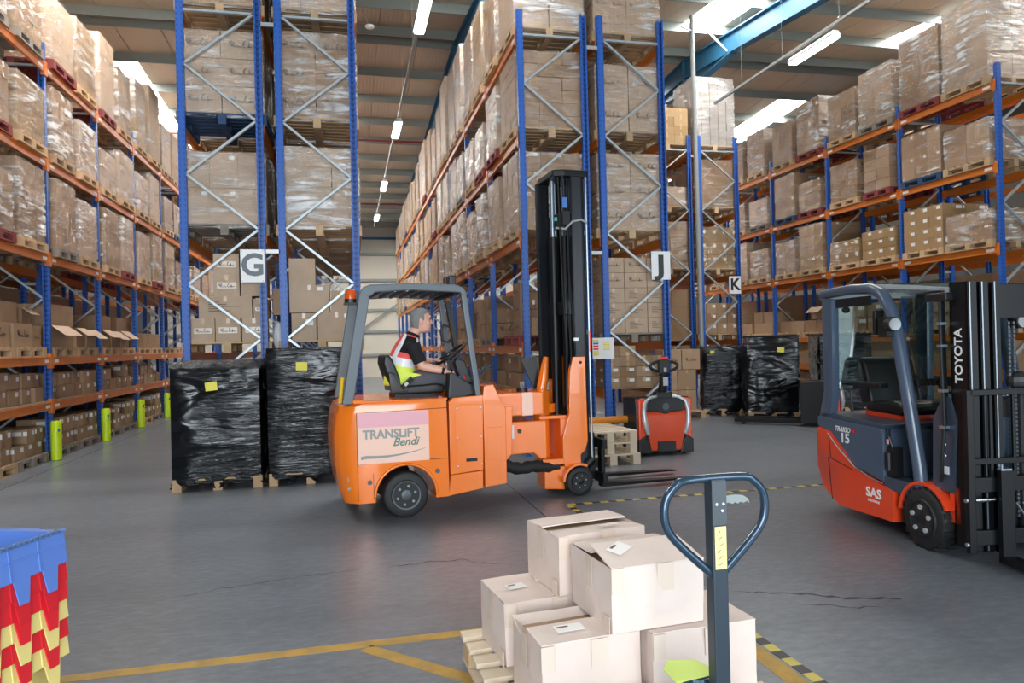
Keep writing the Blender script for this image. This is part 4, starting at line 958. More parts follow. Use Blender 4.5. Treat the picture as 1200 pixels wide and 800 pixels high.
text('model_lettering', 'Bendi', .105, 'decal_green', BD, (.0, -.0085, .715), (R(90), 0, 0), shear=.35, off=.002)
def swoosh(b):
    n = 12; top = [(-.41+i*.05, .60+.045*((i/n-.35)*1.6)**2-.012*(i < 1)) for i in range(n+1)]; w = [.028*(1-i/n)+.003 for i in range(n+1)]
    b.prism([(p[0], p[1]) for p in top]+[(p[0], p[1]-q) for p, q in zip(reversed(top), reversed(w))], -.0085, -.0065, 'y')
part('swoosh', swoosh, 'decal_grey', BD)
part('wheel_arch_lip', lambda b: b.tube([(x, -.004, z) for x, z in arc(0, .215, .29, 0, 178, 18)], .014, 8), 'orange_paint', BD, smooth=50)
for (x, z) in ((-.335, .36), (.30, .42)): part('body_bolt', lambda b: b.cyl((x, -.012, z), (x, .0, z), .022, 14), 'rim_grey', BD)
for p0, p1 in (((-.445, .53), (.40, .535)), ((-.442, .2), (-.442, 1.0)), ((-.445, 1.0), (.40, 1.012)), ((-.30, .2), (-.30, .44))): part('panel_seam', lambda b: b.bar((p0[0], -.001, p0[1]), (p1[0], -.001, p1[1]), .004, .005), 'black_steel', BD)
part('rear_scrape', lambda b: (b.cbox((-.50, .033, .40), (.06, .004, .05)), b.cbox((-.49, .03, .31), (.09, .004, .02))), 'galv_dull', BD)
part('rear_latch', lambda b: b.box((-.47, .02, 1.085), (-.36, .10, 1.12)), 'orange_paint', BD, bevel=.008)
# middle body, step, nose
for v0, v1 in ((0, .09), (WB-.09, WB)): part('door_panel', lambda b: b.prism([(.425, .37), (.75, .395), (.765, 1.115), (.47, 1.10), (.425, 1.06)], v0, v1, 'y'), 'orange_paint', BD, bevel=.006)
part('cab_floor', lambda b: b.box((.415, .09, .37), (.765, WB-.09, .925)), 'black_plastic', BD)
part('access_plate', lambda b: b.prism([(.485, .42), (.745, .43), (.75, 1.03), (.485, 1.03)], -.006, 0, 'y'), 'orange_paint', BD, bevel=.002)
part('grab_slot', lambda b: b.box((.58, -.0085, .485), (.69, -.0055, .515)), 'black_steel', BD)
for x, z in ((.50, .45), (.735, .455), (.5, 1.0), (.735, 1.0), (.50, .72), (.735, .72)): part('rivet', lambda b: b.cyl((x, -.009, z), (x, 0, z), .008, 8), 'galv', BD)
part('step_skirt', lambda b: b.prism([(.41, .17), (.745, .215), (.75, .385), (.43, .365)], .012, WB-.012, 'y'), 'orange_paint', BD, bevel=.004)
part('nose_body', lambda b: b.prism([(.765, .225), (.985, .245), (.99, .98), (.955, 1.02), (.87, 1.215), (.775, 1.20), (.765, 1.1)], .0, WB, 'y'), 'orange_paint', BD, bevel=.006)
part('nose_plate', lambda b: b.prism([(.785, .48), (.95, .485), (.955, .80), (.785, .80)], -.005, 0, 'y'), 'orange_paint', BD, bevel=.002)
part('front_column', lambda b: b.prism([(.985, .44), (1.06, .52), (1.075, .99), (.995, .985)], .05, WB-.05, 'y'), 'orange_paint', BD, bevel=.006)
part('deck', lambda b: b.box((-.5, .05, 1.085), (.42, WB-.05, 1.10)), 'orange_paint', BD)
for y in (0, WB): wheel(BD, (0, .012 if y == 0 else WB-.012, .215), .215, .17, 'y', -1 if y == 0 else 1)
# overhead guard
def pill(y, sg):
    def f(b):
        b.prism([(-.56, 1.08), (-.465, 1.08), (-.29, 2.07), (-.35, 2.12), (-.385, 2.10)], y, y+sg*.075, 'y')
        b.prism([(-.385, 2.10), (-.35, 2.16), (-.28, 2.185), (.1, 2.20), (.54, 2.185), (.61, 2.155), (.64, 2.09), (.60, 2.075), (.575, 2.11), (.1, 2.135), (-.24, 2.115), (-.29, 2.07)], y, y+sg*.075, 'y')
        b.bar((.61, y+sg*.0375, 2.10), (.735, y+sg*.0375, 1.10), .055, .06)
    part('guard_frame', f, 'guard_grey', BD, bevel=.01)
pill(.04, 1); pill(WB-.04, -1)
def roof(b):
    for x in (-.27, .56): b.box((x-.03, .11, 2.10), (x+.03, WB-.11, 2.17))
    for i in range(7): x = -.17+i*.11; b.box((x-.012, .11, 2.12), (x+.012, WB-.11, 2.16))
part('guard_roof', roof, 'black_steel', BD)
part('yellow_handle', lambda b: b.tube([(-.575, .10, 1.10), (-.565, .10, 1.20), (-.55, .10, 1.33)], .018, 8), 'safety_yellow', BD)
bc = part('beacon_bracket', lambda b: (b.box((-.52, .08, 2.0), (-.35, .16, 2.02)), b.box((-.37, .08, 2.0), (-.35, .16, 2.1))), 'black_steel', BD)
part('beacon_base', lambda b: b.cyl((-.46, .12, 2.02), (-.46, .12, 2.055), .055, 18), 'black_plastic', bc); part('beacon_lens', lambda b: b.lathe([(.05, 2.055), (.05, 2.13), (.042, 2.145), (.01, 2.15)], (-.46, .12, 0), 'z', 18), 'amber', bc, smooth=40)
for y in (.45, .66): w = part('work_lamp', lambda b: b.box((.55, y-.06, 2.20), (.62, y+.06, 2.31)), 'black_plastic', BD, bevel=.012); part('lamp_bracket', lambda b: b.box((.575, y-.01, 2.16), (.595, y+.01, 2.2)), 'black_steel', w)
# cab
CV = .57
part('seat_cushion', lambda b: b.prism([(.0, 1.13), (.44, 1.13), (.47, 1.17), (.45, 1.215), (.38, 1.23), (.05, 1.215), (-.02, 1.20)], CV-.24, CV+.24, 'y'), 'black_plastic', BD, bevel=.03, smooth=50, seg=3)
part('seat_base', lambda b: b.box((-.03, CV-.2, 1.10), (.40, CV+.2, 1.135)), 'black_steel', BD)
part('seat_back', lambda b: b.prism([(-.05, 1.17), (.03, 1.17), (.02, 1.30), (-.05, 1.48), (-.085, 1.53), (-.13, 1.52), (-.14, 1.44), (-.09, 1.28)], CV-.23, CV+.23, 'y'), 'black_plastic', BD, bevel=.03, smooth=50, seg=3)
part('seat_bolster', lambda b: b.prism([(-.08, 1.15), (.08, 1.14), (.10, 1.2), (.02, 1.23), (-.03, 1.34), (-.10, 1.36)], CV-.29, CV-.235, 'y'), 'black_plastic', BD, bevel=.015, smooth=50)
part('belt_buckle', lambda b: b.bar((.03, CV-.30, 1.2), (.13, CV-.27, 1.29), .03, .045), 'black_plastic', BD); part('buckle_button', lambda b: b.bar((.05, CV-.318, 1.225), (.08, CV-.31, 1.25), .006, .03), 'silver_paint', BD)
part('side_console', lambda b: b.prism([(.45, 1.09), (.58, 1.09), (.72, 1.12), (.72, 1.20), (.62, 1.25), (.5, 1.34), (.47, 1.33)], .12, .30, 'y'), 'black_plastic', BD, bevel=.01)
for i, (m, x) in enumerate((('black_plastic', .50), ('bottle_blue', .57), ('red_knob', .62))):
    l = part('control_lever', lambda b: b.cyl((x, .2, 1.24), (x+.01, .2, 1.31-.03*(i > 0)+.06*(i == 0)), .008, 8), 'black_steel', BD); part('lever_knob', lambda b: b.ell((x+.01, .2, 1.31-.03*(i > 0)+.06*(i == 0)), (.018, .018, .02), 10, 6), m, l)
part('steering_column', lambda b: b.prism([(.70, 1.12), (.84, 1.12), (.72, 1.44), (.64, 1.47), (.61, 1.43)], CV-.07, CV+.07, 'y'), 'black_plastic', BD, bevel=.015)
wn = Vector((-.55, 0, .83)).normalized(); w1 = Vector((0, 1, 0)); w2 = wn.cross(w1); wc = Vector((.58, CV, 1.51))
sw = part('steering_wheel', lambda b: b.tube([wc+w1*(.17*math.cos(a))+w2*(.17*math.sin(a)) for a in [2*math.pi*i/24 for i in range(25)]], .015, 8), 'black_plastic', BD, smooth=60)
part('wheel_spoke', lambda b: [b.bar(wc-wn*.02, wc+w1*(.165*math.cos(a))+w2*(.165*math.sin(a)), .03, .012) for a in (.5, 2.6, 4.7)], 'black_plastic', sw); part('wheel_hub', lambda b: b.cyl(wc-wn*.06, wc+wn*.01, .035, 12), 'black_plastic', sw)
part('dashboard', lambda b: b.prism([(.74, 1.1), (.86, 1.1), (.84, 1.24), (.76, 1.22)], .32, WB-.08, 'y'), 'black_plastic', BD, bevel=.012)
fp = part('instrument_post', lambda b: b.bar((.64, CV+.33, 2.08), (.78, CV+.33, 1.2), .05, .07), 'black_steel', BD)
part('grab_handle', lambda b: b.tube([(.66, CV+.28, 1.80), (.58, CV+.28, 1.82), (.55, CV+.28, 1.76), (.56, CV+.28, 1.66), (.62, CV+.28, 1.64), (.68, CV+.28, 1.68)], .014, 8), 'black_plastic', BD, smooth=60)
part('orange_strap', lambda b: b.tube([(.655, .12, 1.86), (.665, .12, 1.72), (.675, .12, 1.56), (.70, .12, 1.53)], .016, 8), 'orange_paint', BD, smooth=60)
part('wiring_loom', lambda b: b.tube([(.61, .13, 2.05), (.64, .15, 1.9), (.66, .13, 1.75), (.69, .15, 1.55), (.72, .14, 1.3), (.75, .15, 1.18)], .022, 8), 'black_plastic', BD, smooth=60)
for x in (.90, .945): part('mirror_stalk', lambda b: b.bar((x-.09, .35, 1.30), (x, .35, 1.40), .03, .025), 'black_steel', BD)
# articulating arm
part('upper_arm', lambda b: (b.prism([(.99, .30), (1.5, .32), (1.60, .42), (1.66, .52), (1.66, .66), (1.60, .76), (1.5, .86), (.99, .88)], .86, 1.10, 'z'),), 'orange_paint', BD, bevel=.012)
part('arm_stripe', lambda b: b.box((1.26, .302, .862), (1.38, .312, 1.098)), 'decal_peach', BD)
part('lower_arm', lambda b: b.prism([(1.05, .80), (1.50, .80), (1.53, .79), (1.53, .40), (1.46, .40), (1.38, .47), (1.05, .46)], .32, .86, 'y'), 'orange_paint', BD, bevel=.012)
part('arm_decal', lambda b: b.box((1.10, .314, .63), (1.17, .32, .77)), 'sign_white', BD); part('arm_decal_print', lambda b: b.box((1.107, .312, .64), (1.13, .3145, .76)), 'safety_yellow', BD); part('arm_plug', lambda b: b.cyl((1.23, .31, .705), (1.23, .322, .705), .022, 14), 'black_plastic', BD)
part('king_post', lambda b: b.cyl((1.575, .59, .36), (1.575, .59, 1.0), .085, 24), 'orange_paint', BD, smooth=40)
part('pivot_cap', lambda b: b.cyl((1.575, .59, .86), (1.575, .59, .955), .15, 28), 'orange_paint', BD, smooth=40, bevel=.006)
part('arm_fitting', lambda b: (b.cyl((1.33, .5, 1.10), (1.33, .5, 1.14), .06, 16),), 'black_plastic', BD)
part('hydraulic_bellows', lambda b: b.tube([(1.0+.06*i, .25+.012*i, .40-.08*min(1, i/4)-.012*math.sin(i*.8)) for i in range(12)], [.055+.012*(i % 2) for i in range(12)], 12), 'black_rubber', BD, smooth=60)
# front unit
part('hitch_plate', lambda b: b.prism([(1.48, .32), (1.80, .30), (1.80, .86), (1.60, .74)], .33, .39, 'z'), 'orange_paint', BD, bevel=.008)
part('pivot_plate', lambda b: b.prism([(1.48, .40), (1.92, .36), (1.92, .82), (1.62, .76)], .80, .835, 'z'), 'orange_paint', BD, bevel=.006)
part('drive_housing', lambda b: b.prism([(1.50, .08), (1.72, .06), (1.76, .30), (1.50, .33)], .33, .58, 'y'), 'orange_paint', BD, bevel=.012)
part('axle_fender', lambda b: b.prism(arc(1.86, .15, .19, 60, 178, 8)+arc(1.86, .15, .165, 178, 60, 8), .24, .96, 'y'), 'orange_paint', BD, bevel=.004)
part('axle', lambda b: b.cyl((1.86, .3, .15), (1.86, .92, .15), .05, 12), 'black_steel', BD)
for s, y in ((-1, .235), (1, .965)): wheel(BD, (1.86, y, .15), .15, .13, 'y', s, 'black_steel', False, 6, .66)
for y0 in (.30, .83):
    part('mast_mount', lambda b: b.prism([(1.84, 1.45), (1.975, 1.45), (1.985, .56), (1.95, .46), (1.90, .42), (1.90, .30), (1.72, .30), (1.70, .40), (1.70, .60), (1.78, .85), (1.80, 1.30)], y0, y0+.06, 'y'), 'orange_paint', BD, bevel=.006)
    part('mount_bolt', lambda b: b.cyl((1.92, y0-.006 if y0 < .5 else y0+.066, 1.39), (1.92, y0 if y0 < .5 else y0+.06, 1.39), .016, 12), 'black_steel', BD)
part('mount_back', lambda b: b.box((1.70, .36, .36), (1.76, .83, .80)), 'orange_paint', BD)
part('tilt_cylinder', lambda b: b.tube([(1.60, .74, .95), (1.66, .74, 1.20), (1.70, .74, 1.45)], [.05, .06, .03], 12), 'orange_paint', BD, smooth=50)
part('control_curtain', lambda b: b.prism([(1.42, 1.44), (1.60, 1.46), (1.66, 1.1), (1.62, 1.0)], .80, .83, 'y'), 'black_plastic', BD)
# mast
def chan(b, x, y, s, z0, z1, w=.10, d=.07, t_=.016): b.box((x-w/2, y, z0), (x+w/2, y+s*t_, z1)); b.box((x-w/2, y, z0), (x-w/2+t_, y+s*d, z1)); b.box((x+w/2-t_, y, z0), (x+w/2, y+s*d, z1))
for y, s in ((.34, 1), (.86, -1)): part('outer_channel', lambda b: chan(b, 1.94, y, s, .22, 3.36, .13, .08), 'mast_steel', BD)
for y, s in ((.43, 1), (.77, -1)): part('inner_channel', lambda b: chan(b, 2.0, y, s, .20, 3.40, .12, .07), 'black_steel', BD)
def yoke(b): b.prism([(1.68, .36), (1.80, .32), (2.08, .34), (2.09, .86), (1.80, .88), (1.68, .84)], 3.36, 3.43, 'z')
part('mast_crown', yoke, 'black_steel', BD, bevel=.015)
part('mast_back_plate', lambda b: b.box((1.66, .80, 1.2), (1.80, .86, 3.37)), 'mast_steel', BD)
for y, x, r_ in ((.48, 1.84, .038), (.72, 1.84, .038), (.60, 1.76, .045)):
    part('lift_cylinder', lambda b: b.cyl((x, y, .45), (x, y, 2.75), r_, 14), 'black_steel', BD, smooth=40); part('lift_rod', lambda b: b.cyl((x, y, 2.75), (x, y, 3.36), r_*.55, 12), 'steel_edge', BD, smooth=40)
part('mast_rail_rod', lambda b: b.cyl((2.05, .35, .35), (2.05, .35, 3.36), .014, 10), 'steel_edge', BD)
for y in (.55, .65): part('lift_chain', lambda b: b.box((1.98, y-.012, .4), (1.995, y+.012, 3.36)), 'black_rubber', BD)
for z in (.75, 1.9, 2.85): part('mast_crossbar', lambda b: b.box((1.78, .34, z), (1.86, .86, z+.14)), 'black_steel', BD)
part('mast_hose', lambda b: b.tube([(1.72, .40, 2.82), (1.80, .33, 2.80), (1.88, .32, 2.88), (1.98, .32, 2.9), (2.04, .32, 2.87)], .013, 8), 'pipe_grey', BD, smooth=60)
for k in range(3): part('mast_cable', lambda b: b.tube([(1.74+.05*k, .36, 3.35), (1.75+.04*k, .34, 2.4), (1.78+.05*k, .33, 1.5), (1.76+.03*k, .33, .95)], .009, 6), 'black_rubber', BD, smooth=60)
part('sensor_box', lambda b: b.box((1.765, .31, 3.02), (1.82, .34, 3.13)), 'bottle_blue', BD); part('valve_clip', lambda b: b.box((1.68, .33, 2.88), (1.71, .36, 2.92)), 'winch_teal', BD); part('cable_clamp', lambda b: b.box((1.86, .31, 1.62), (1.91, .34, 1.65)), 'sign_white', BD); part('red_marker', lambda b: b.box((2.045, .33, 1.5), (2.06, .345, 1.72)), 'red_knob', BD)
# carriage and forks
def carr(b):
    for z in (.16, .52): b.box((2.12, .22, z-.05), (2.17, 1.1, z+.05))
    for y in (.48, .80): b.box((2.02, y-.03, .12), (2.13, y+.03, .62))
part('fork_carriage', carr, 'black_steel', BD, bevel=.005)
for y in (.42, .93):
    part('fork', lambda b: (b.box((2.17, y-.05, .055), (2.21, y+.05, .60)), b.prism([(2.17, .04), (3.38, .04), (3.38, .048), (3.3, .055), (2.3, .085), (2.21, .10), (2.17, .10)], y-.05, y+.05, 'y')), 'black_steel', BD, bevel=.003)
part('front_ram', lambda b: b.cyl((1.98, .36, .30), (2.05, .36, .36), .06, 14), 'black_steel', BD)

# ------------------------------------------------------------------ the driver
DR = thing('person', 'seated man in red and yellow hi-vis vest driving the orange forklift', 'person', (.508, 6.79, 0), R(5))
def loft(b, st, n=16, m=0):
    """st: (x, y, z, rx, ry, tilt) elliptical sections; tilt about the y axis"""
    rs = []
    for x, y, z, rx, ry, tl in st:
        ring = []
        for j in range(n):
            a = 2*math.pi*j/n; px, py = rx*math.cos(a), ry*math.sin(a); ring.append((x+px*math.cos(tl), y+py, z-px*math.sin(tl)))
        rs.append(ring)
    b.rings(rs, m)
def limb(b, pts, rad, n=12): b.tube(pts, rad, n)
def remesh(o, vs, it=6):
    m = o.modifiers.new('r', 'REMESH'); m.mode = 'VOXEL'; m.voxel_size = vs; m.use_smooth_shade = True
    if it: k = o.modifiers.new('s', 'SMOOTH'); k.factor = .5; k.iterations = it
    return o
hc = Vector((.285, CV, 1.862))
def hand(b, w, d, side, curl):
    """palm plus five bent fingers; w wrist, d forearm direction, side: +1 left hand"""
    d = d.normalized(); up = Vector((0, 0, 1)); x = d.cross(up).normalized(); n = x.cross(d)
    pal = w+d*.075; b.tube([w, w+d*.03, pal], [.026, .033, .036], 10, flat=.55)
    for i, (o, L) in enumerate(((-.030, .062), (-.010, .072), (.011, .068), (.030, .052))):
        p0 = pal+x*o-d*.012; p1 = p0+d*(L*.45)-n*(curl*.012); p2 = p1+d*(L*.30)-n*(curl*.030); p3 = p2+d*(L*.08)-n*(curl*.030)
        b.tube([p0, p1, p2, p3], [.0105, .010, .009, .007], 8)
    t0 = w+d*.03-x*(side*.026); b.tube([t0, t0+d*.03-x*(side*.024)-n*.006, t0+d*.058-x*(side*.026)-n*.02], [.013, .011, .008], 8)
Rs, Re, Rw = Vector((.155, CV-.20, 1.615)), Vector((.235, CV-.245, 1.405)), Vector((.47, CV-.29, 1.345))
Ls, Le, Lw = Vector((.155, CV+.20, 1.615)), Vector((.27, CV+.25, 1.40)), Vector((.41, CV+.10, 1.455))
def body(b):
    loft(b, [(.04, CV, 1.18, .12, .17, 0), (.045, CV, 1.28, .12, .165, .1), (.075, CV, 1.42, .115, .17, .2), (.115, CV, 1.54, .11, .18, .25), (.145, CV, 1.62, .085, .17, .25), (.165, CV, 1.675, .06, .09, .3)])
    loft(b, [(.165, CV, 1.66, .058, .06, .4), (.20, CV, 1.72, .053, .054, .4), (.235, CV, 1.78, .055, .056, .35)])
    # head: cranium, face, jaw
    loft(b, [(hc.x+.0, CV, hc.z-.115, .035, .032, .2), (hc.x+.02, CV, hc.z-.100, .064, .050, .15), (hc.x+.012, CV, hc.z-.065, .086, .064, .1), (hc.x+.002, CV, hc.z-.025, .098, .073, .05), (hc.x-.004, CV, hc.z+.02, .100, .077, 0), (hc.x-.008, CV, hc.z+.06, .096, .075, 0), (hc.x-.012, CV, hc.z+.095, .078, .062, 0), (hc.x-.014, CV, hc.z+.118, .042, .036, 0)], 20)
    b.tube([(hc.x+.092, CV, hc.z+.025), (hc.x+.102, CV, hc.z-.005), (hc.x+.108, CV, hc.z-.022), (hc.x+.095, CV, hc.z-.034)], [.010, .013, .016, .011], 8)
    b.ell((hc.x+.088, CV, hc.z+.038), (.014, .05, .012)); b.ell((hc.x+.075, CV, hc.z-.092), (.022, .028, .02)); b.ell((hc.x+.088, CV, hc.z-.062), (.012, .026, .010))
    for s in (-1, 1): b.ell((hc.x-.015, CV+s*.078, hc.z-.008), (.020, .010, .034)); b.ell((hc.x+.06, CV+s*.045, hc.z-.028), (.022, .02, .02))
    for A, B_, C_, sd in ((Rs, Re, Rw, -1), (Ls, Le, Lw, 1)):
        limb(b, [A, A.lerp(B_, .5), B_, B_.lerp(C_, .25), B_.lerp(C_, .7), C_], [.062, .052, .043, .044, .036, .027])
    for s in (-1, 1):
        limb(b, [(.08, CV+s*.10, 1.24), (.33, CV+s*.13, 1.27), (.54, CV+s*.14, 1.255), (.60, CV+s*.14, 1.16), (.61, CV+s*.14, 1.0)], [.095, .085, .065, .058, .05])
    hand(b, Rw, Vector((.12, -.0, -.035)), 1, 1.0); hand(b, Lw, Vector((.09, -.03, .0)), -1, 1.3)
o = part('body', body, 'skin', DR); remesh(o, .0055, 3)
def hairf(b):
    loft(b, [(hc.x-.060, CV, hc.z-.085, .034, .052, .1), (hc.x-.062, CV, hc.z-.05, .046, .070, .1), (hc.x-.060, CV, hc.z-.005, .056, .081, 0), (hc.x-.044, CV, hc.z+.03, .074, .083, 0), (hc.x-.024, CV, hc.z+.065, .096, .082, 0), (hc.x-.016, CV, hc.z+.10, .092, .072, 0), (hc.x-.018, CV, hc.z+.128, .05, .042, 0)], 20)
    for sd in (-1, 1): b.tube([(hc.x+.0, CV+sd*.077, hc.z+.05), (hc.x+.012, CV+sd*.074, hc.z+.0)], [.02, .01], 8)
remesh(part('hair', hairf, 'hair_grey', DR), .006, 2)
remesh(part('beard_stubble', lambda b: loft(b, [(hc.x+.026, CV, hc.z-.122, .030, .03, .2), (hc.x+.034, CV, hc.z-.104, .062, .046, .15), (hc.x+.034, CV, hc.z-.082, .070, .053, .1), (hc.x+.026, CV, hc.z-.066, .066, .054, .1)]), 'stubble', DR), .005, 2)
for s in (-1, 1): part('eye', lambda b: b.ell((hc.x+.088, CV+s*.032, hc.z+.014), (.009, .012, .008), 10, 6), 'eye_dark', DR); part('eyebrow', lambda b: b.tube([(hc.x+.093, CV+s*.018, hc.z+.036), (hc.x+.088, CV+s*.05, hc.z+.036)], .006, 6), 'hair_grey', DR)
part('mouth', lambda b: b.tube([(hc.x+.092, CV-.022, hc.z-.066), (hc.x+.102, CV, hc.z-.065), (hc.x+.092, CV+.022, hc.z-.066)], .005, 6), 'lip', DR)
def shirt(b):
    loft(b, [(.045, CV, 1.26, .128, .175, .1), (.075, CV, 1.42, .124, .18, .2), (.115, CV, 1.54, .12, .19, .25), (.145, CV, 1.625, .096, .185, .25), (.17, CV, 1.69, .066, .09, .35)])
    loft(b, [(.175, CV, 1.685, .070, .072, .4), (.205, CV, 1.735, .066, .066, .4)])
    for A, B_ in ((Rs, Re), (Ls, Le)): limb(b, [A, A.lerp(B_, .45), A.lerp(B_, .86)], [.082, .070, .066])
remesh(part('polo_shirt', shirt, 'polo_black', DR), .007, 4)
def vest():
    """hi-vis waistcoat shell: coloured bands by height, open arm holes at the sides"""
    N, K = 36, 26; b = MB(); base = len(b.v)
    sec = [(.055, 1.21, .16, .20, .05), (.05, 1.30, .145, .195, .1), (.075, 1.42, .136, .192, .2), (.112, 1.53, .132, .2, .25), (.142, 1.62, .108, .2, .25), (.160, 1.675, .085, .15, .3), (.172, 1.705, .078, .092, .35)]
    def at(t):
        q = t*(len(sec)-1); i = min(int(q), len(sec)-2); f = q-i; return [sec[i][c]*(1-f)+sec[i+1][c]*f for c in range(5)]
    for k in range(K+1):
        x, z, rx, ry, tl = at(k/K)
        for j in range(N):
            a = 2*math.pi*j/N; px, py = rx*math.cos(a), ry*math.sin(a); b.v.append((x+px*math.cos(tl), CV+py, z-px*math.sin(tl)))
    for k in range(K):
        for j in range(N):
            a = 2*math.pi*(j+.5)/N; t_ = (k+.5)/K
            if abs(abs(a-math.pi)-math.pi/2) < (.62 if .5 < t_ < .95 else -1): continue      # arm hole
            m = 0 if t_ > .42 else (2 if t_ > .30 else 1)
            if t_ > .42 and abs(abs(abs(a-math.pi)-math.pi/2)-.86) < .12: m = 2
            b.face((k*N+j, k*N+(j+1) % N, (k+1)*N+(j+1) % N, (k+1)*N+j), m)
    o = b.build('hi_vis_vest', ['hi_vis_red', 'hi_vis_yellow', 'reflective'], DR, smooth=60); s = o.modifiers.new('t', 'SOLIDIFY'); s.thickness = .008; s.offset = 1
    return o
vest()
part('vest_hem', lambda b: b.prism([(.04, 1.36), (.20, 1.33), (.33, 1.26), (.30, 1.215), (.12, 1.19), (.02, 1.2)], CV-.205, CV-.197, 'y'), 'hi_vis_yellow', DR)
part('vest_piping', lambda b: b.tube([(.21, CV-.2, 1.33), (.335, CV-.2, 1.26), (.30, CV-.2, 1.212), (.12, CV-.2, 1.185)], .006, 6), 'hi_vis_red', DR)
def trous(b):
    loft(b, [(.02, CV, 1.17, .12, .18, 0), (.03, CV, 1.27, .135, .178, 0)])
    for s in (-1, 1): limb(b, [(.06, CV+s*.10, 1.235), (.20, CV+s*.12, 1.25), (.36, CV+s*.13, 1.275), (.53, CV+s*.14, 1.265), (.605, CV+s*.14, 1.20), (.625, CV+s*.14, 1.10), (.62, CV+s*.14, 1.0)], [.10, .105, .095, .08, .076, .07, .066])
remesh(part('trousers', trous, 'trousers_grey', DR), .009, 3)
for s in (-1, 1): part('boot', lambda b: b.prism([(.53, .926), (.757, .926), (.757, .965), (.70, 1.0), (.67, 1.05), (.53, 1.05)], CV+s*.14-.05, CV+s*.14+.05, 'y'), 'black_rubber', DR, bevel=.015)
dd = (Rw-Re).normalized(); part('wristwatch', lambda b: (b.cyl(Rw-dd*.045, Rw-dd*.02, .034, 14), b.cyl(Rw-dd*.033+Vector((0, -.03, .012)), Rw-dd*.033+Vector((0, -.038, .016)), .016, 12)), 'black_plastic', DR)
# ------------------------------------------------------------------ grey and red counterbalance forklift
TY = thing('counterbalance_forklift', 'parked grey and red counterbalance forklift with black mast at right', 'forklift', (4.15, 4.65, 0), R(-95))
TW = 1.05
red = [(-1.06, .10), (-1.30, .22), (-1.385, .40), (-1.39, .74), (-1.34, .765), (-1.16, .735), (-.72, .46), (-.45, .405), (-.24, .36), (-.235, .12)]
def pull2(u, v): e = min(v, TW-v); k = max(0, (.22-e)/.22); return (k*k*.16 if u < -1.0 else 0)
b = MB(); b.rings([[(u+pull2(u, v)-(.07 if u < -1.0 else 0), v, z) for u, z in red] for v in (0, .03, .07, .12, .17, .22, TW-.22, TW-.12, TW-.05, TW)]); b.build('counterweight', 'red_paint', TY, smooth=38)
part('body_crease', lambda b: (b.bar((-1.08, -.001, .50), (-.74, -.001, .445), .004, .005), b.bar((-1.08, -.001, .5), (-1.10, -.001, .70), .004, .005), b.bar((-1.07, -.001, .13), (-1.12, -.001, .5), .004, .005)), 'black_steel', TY)
part('battery_cover', lambda b: b.prism([(-1.30, .77), (-1.16, .745), (-.72, .47), (-.36, .41), (-.36, .80), (-.39, .845), (-1.30, .86)], .012, TW-.012, 'y'), 'toyota_grey_light', TY, bevel=.012)
part('cover_lid', lambda b: b.prism([(-1.26, .86), (-.36, .845), (-.34, .875), (-.50, .885), (-1.24, .90)], .02, TW-.02, 'y'), 'toyota_grey', TY, bevel=.006)
part('cover_edge', lambda b: b.tube([(-1.12, -.002, .72), (-.95, -.002, .60), (-.72, -.002, .475), (-.5, -.002, .42), (-.36, -.002, .405)], .006, 6), 'steel_edge', TY)
part('floor_plate', lambda b: b.prism([(-.36, .36), (.16, .36), (.16, .46), (-.36, .46)], .015, TW-.015, 'y'), 'toyota_grey', TY, bevel=.006)
part('step_plug', lambda b: (b.box((-.335, .03, .47), (-.27, .12, .70)), b.tube([(-.30, .05, .7), (-.31, .03, .78), (-.34, .05, .84)], .014, 8), b.cyl((-.30, .02, .52), (-.30, .02, .66), .025, 10)), 'black_plastic', TY)
part('plug_tag', lambda b: b.box((-.325, .018, .725), (-.30, .022, .765)), 'decal_pink', TY)
part('fender', lambda b: b.prism(arc(.09, .225, .275, 25, 175, 12)+arc(.09, .225, .25, 175, 25, 12), .0, .26, 'y'), 'red_paint', TY, bevel=.005)
part('fender_far', lambda b: b.prism(arc(.09, .225, .275, 25, 175, 12)+arc(.09, .225, .25, 175, 25, 12), TW-.26, TW, 'y'), 'red_paint', TY)
part('chassis', lambda b: b.prism([(-1.0, .11), (.30, .11), (.30, .36), (-1.0, .36)], .26, TW-.26, 'y'), 'black_steel', TY)
part('front_cowl', lambda b: b.prism([(.14, .46), (.36, .46), (.40, .98), (.34, 1.14), (.27, 1.16), (.16, .98)], .05, TW-.05, 'y'), 'toyota_grey', TY, bevel=.012)
for z in (.80, .72): part('cowl_bolt', lambda b: b.ell((.28, .045, z), (.016, .008, .016)), 'steel_edge', TY)
part('data_plate', lambda b: b.box((.235, .043, .59), (.315, .049, .645)), 'sign_white', TY)
part('cowl_red_bracket', lambda b: b.prism([(.30, .25), (.40, .25), (.40, .50), (.34, .52), (.30, .45)], .06, .12, 'y'), 'red_paint', TY)
wheel(TY, (.09, .0, .225), .225, .20, 'y', -1, 'black_plastic', True, 5, .56); wheel(TY, (.09, TW, .225), .225, .20, 'y', 1, 'black_plastic', True, 5, .56)
for v in (.42, .63): wheel(TY, (-1.0, v, .19), .19, .12, 'y', -1 if v < .5 else 1, 'black_plastic')
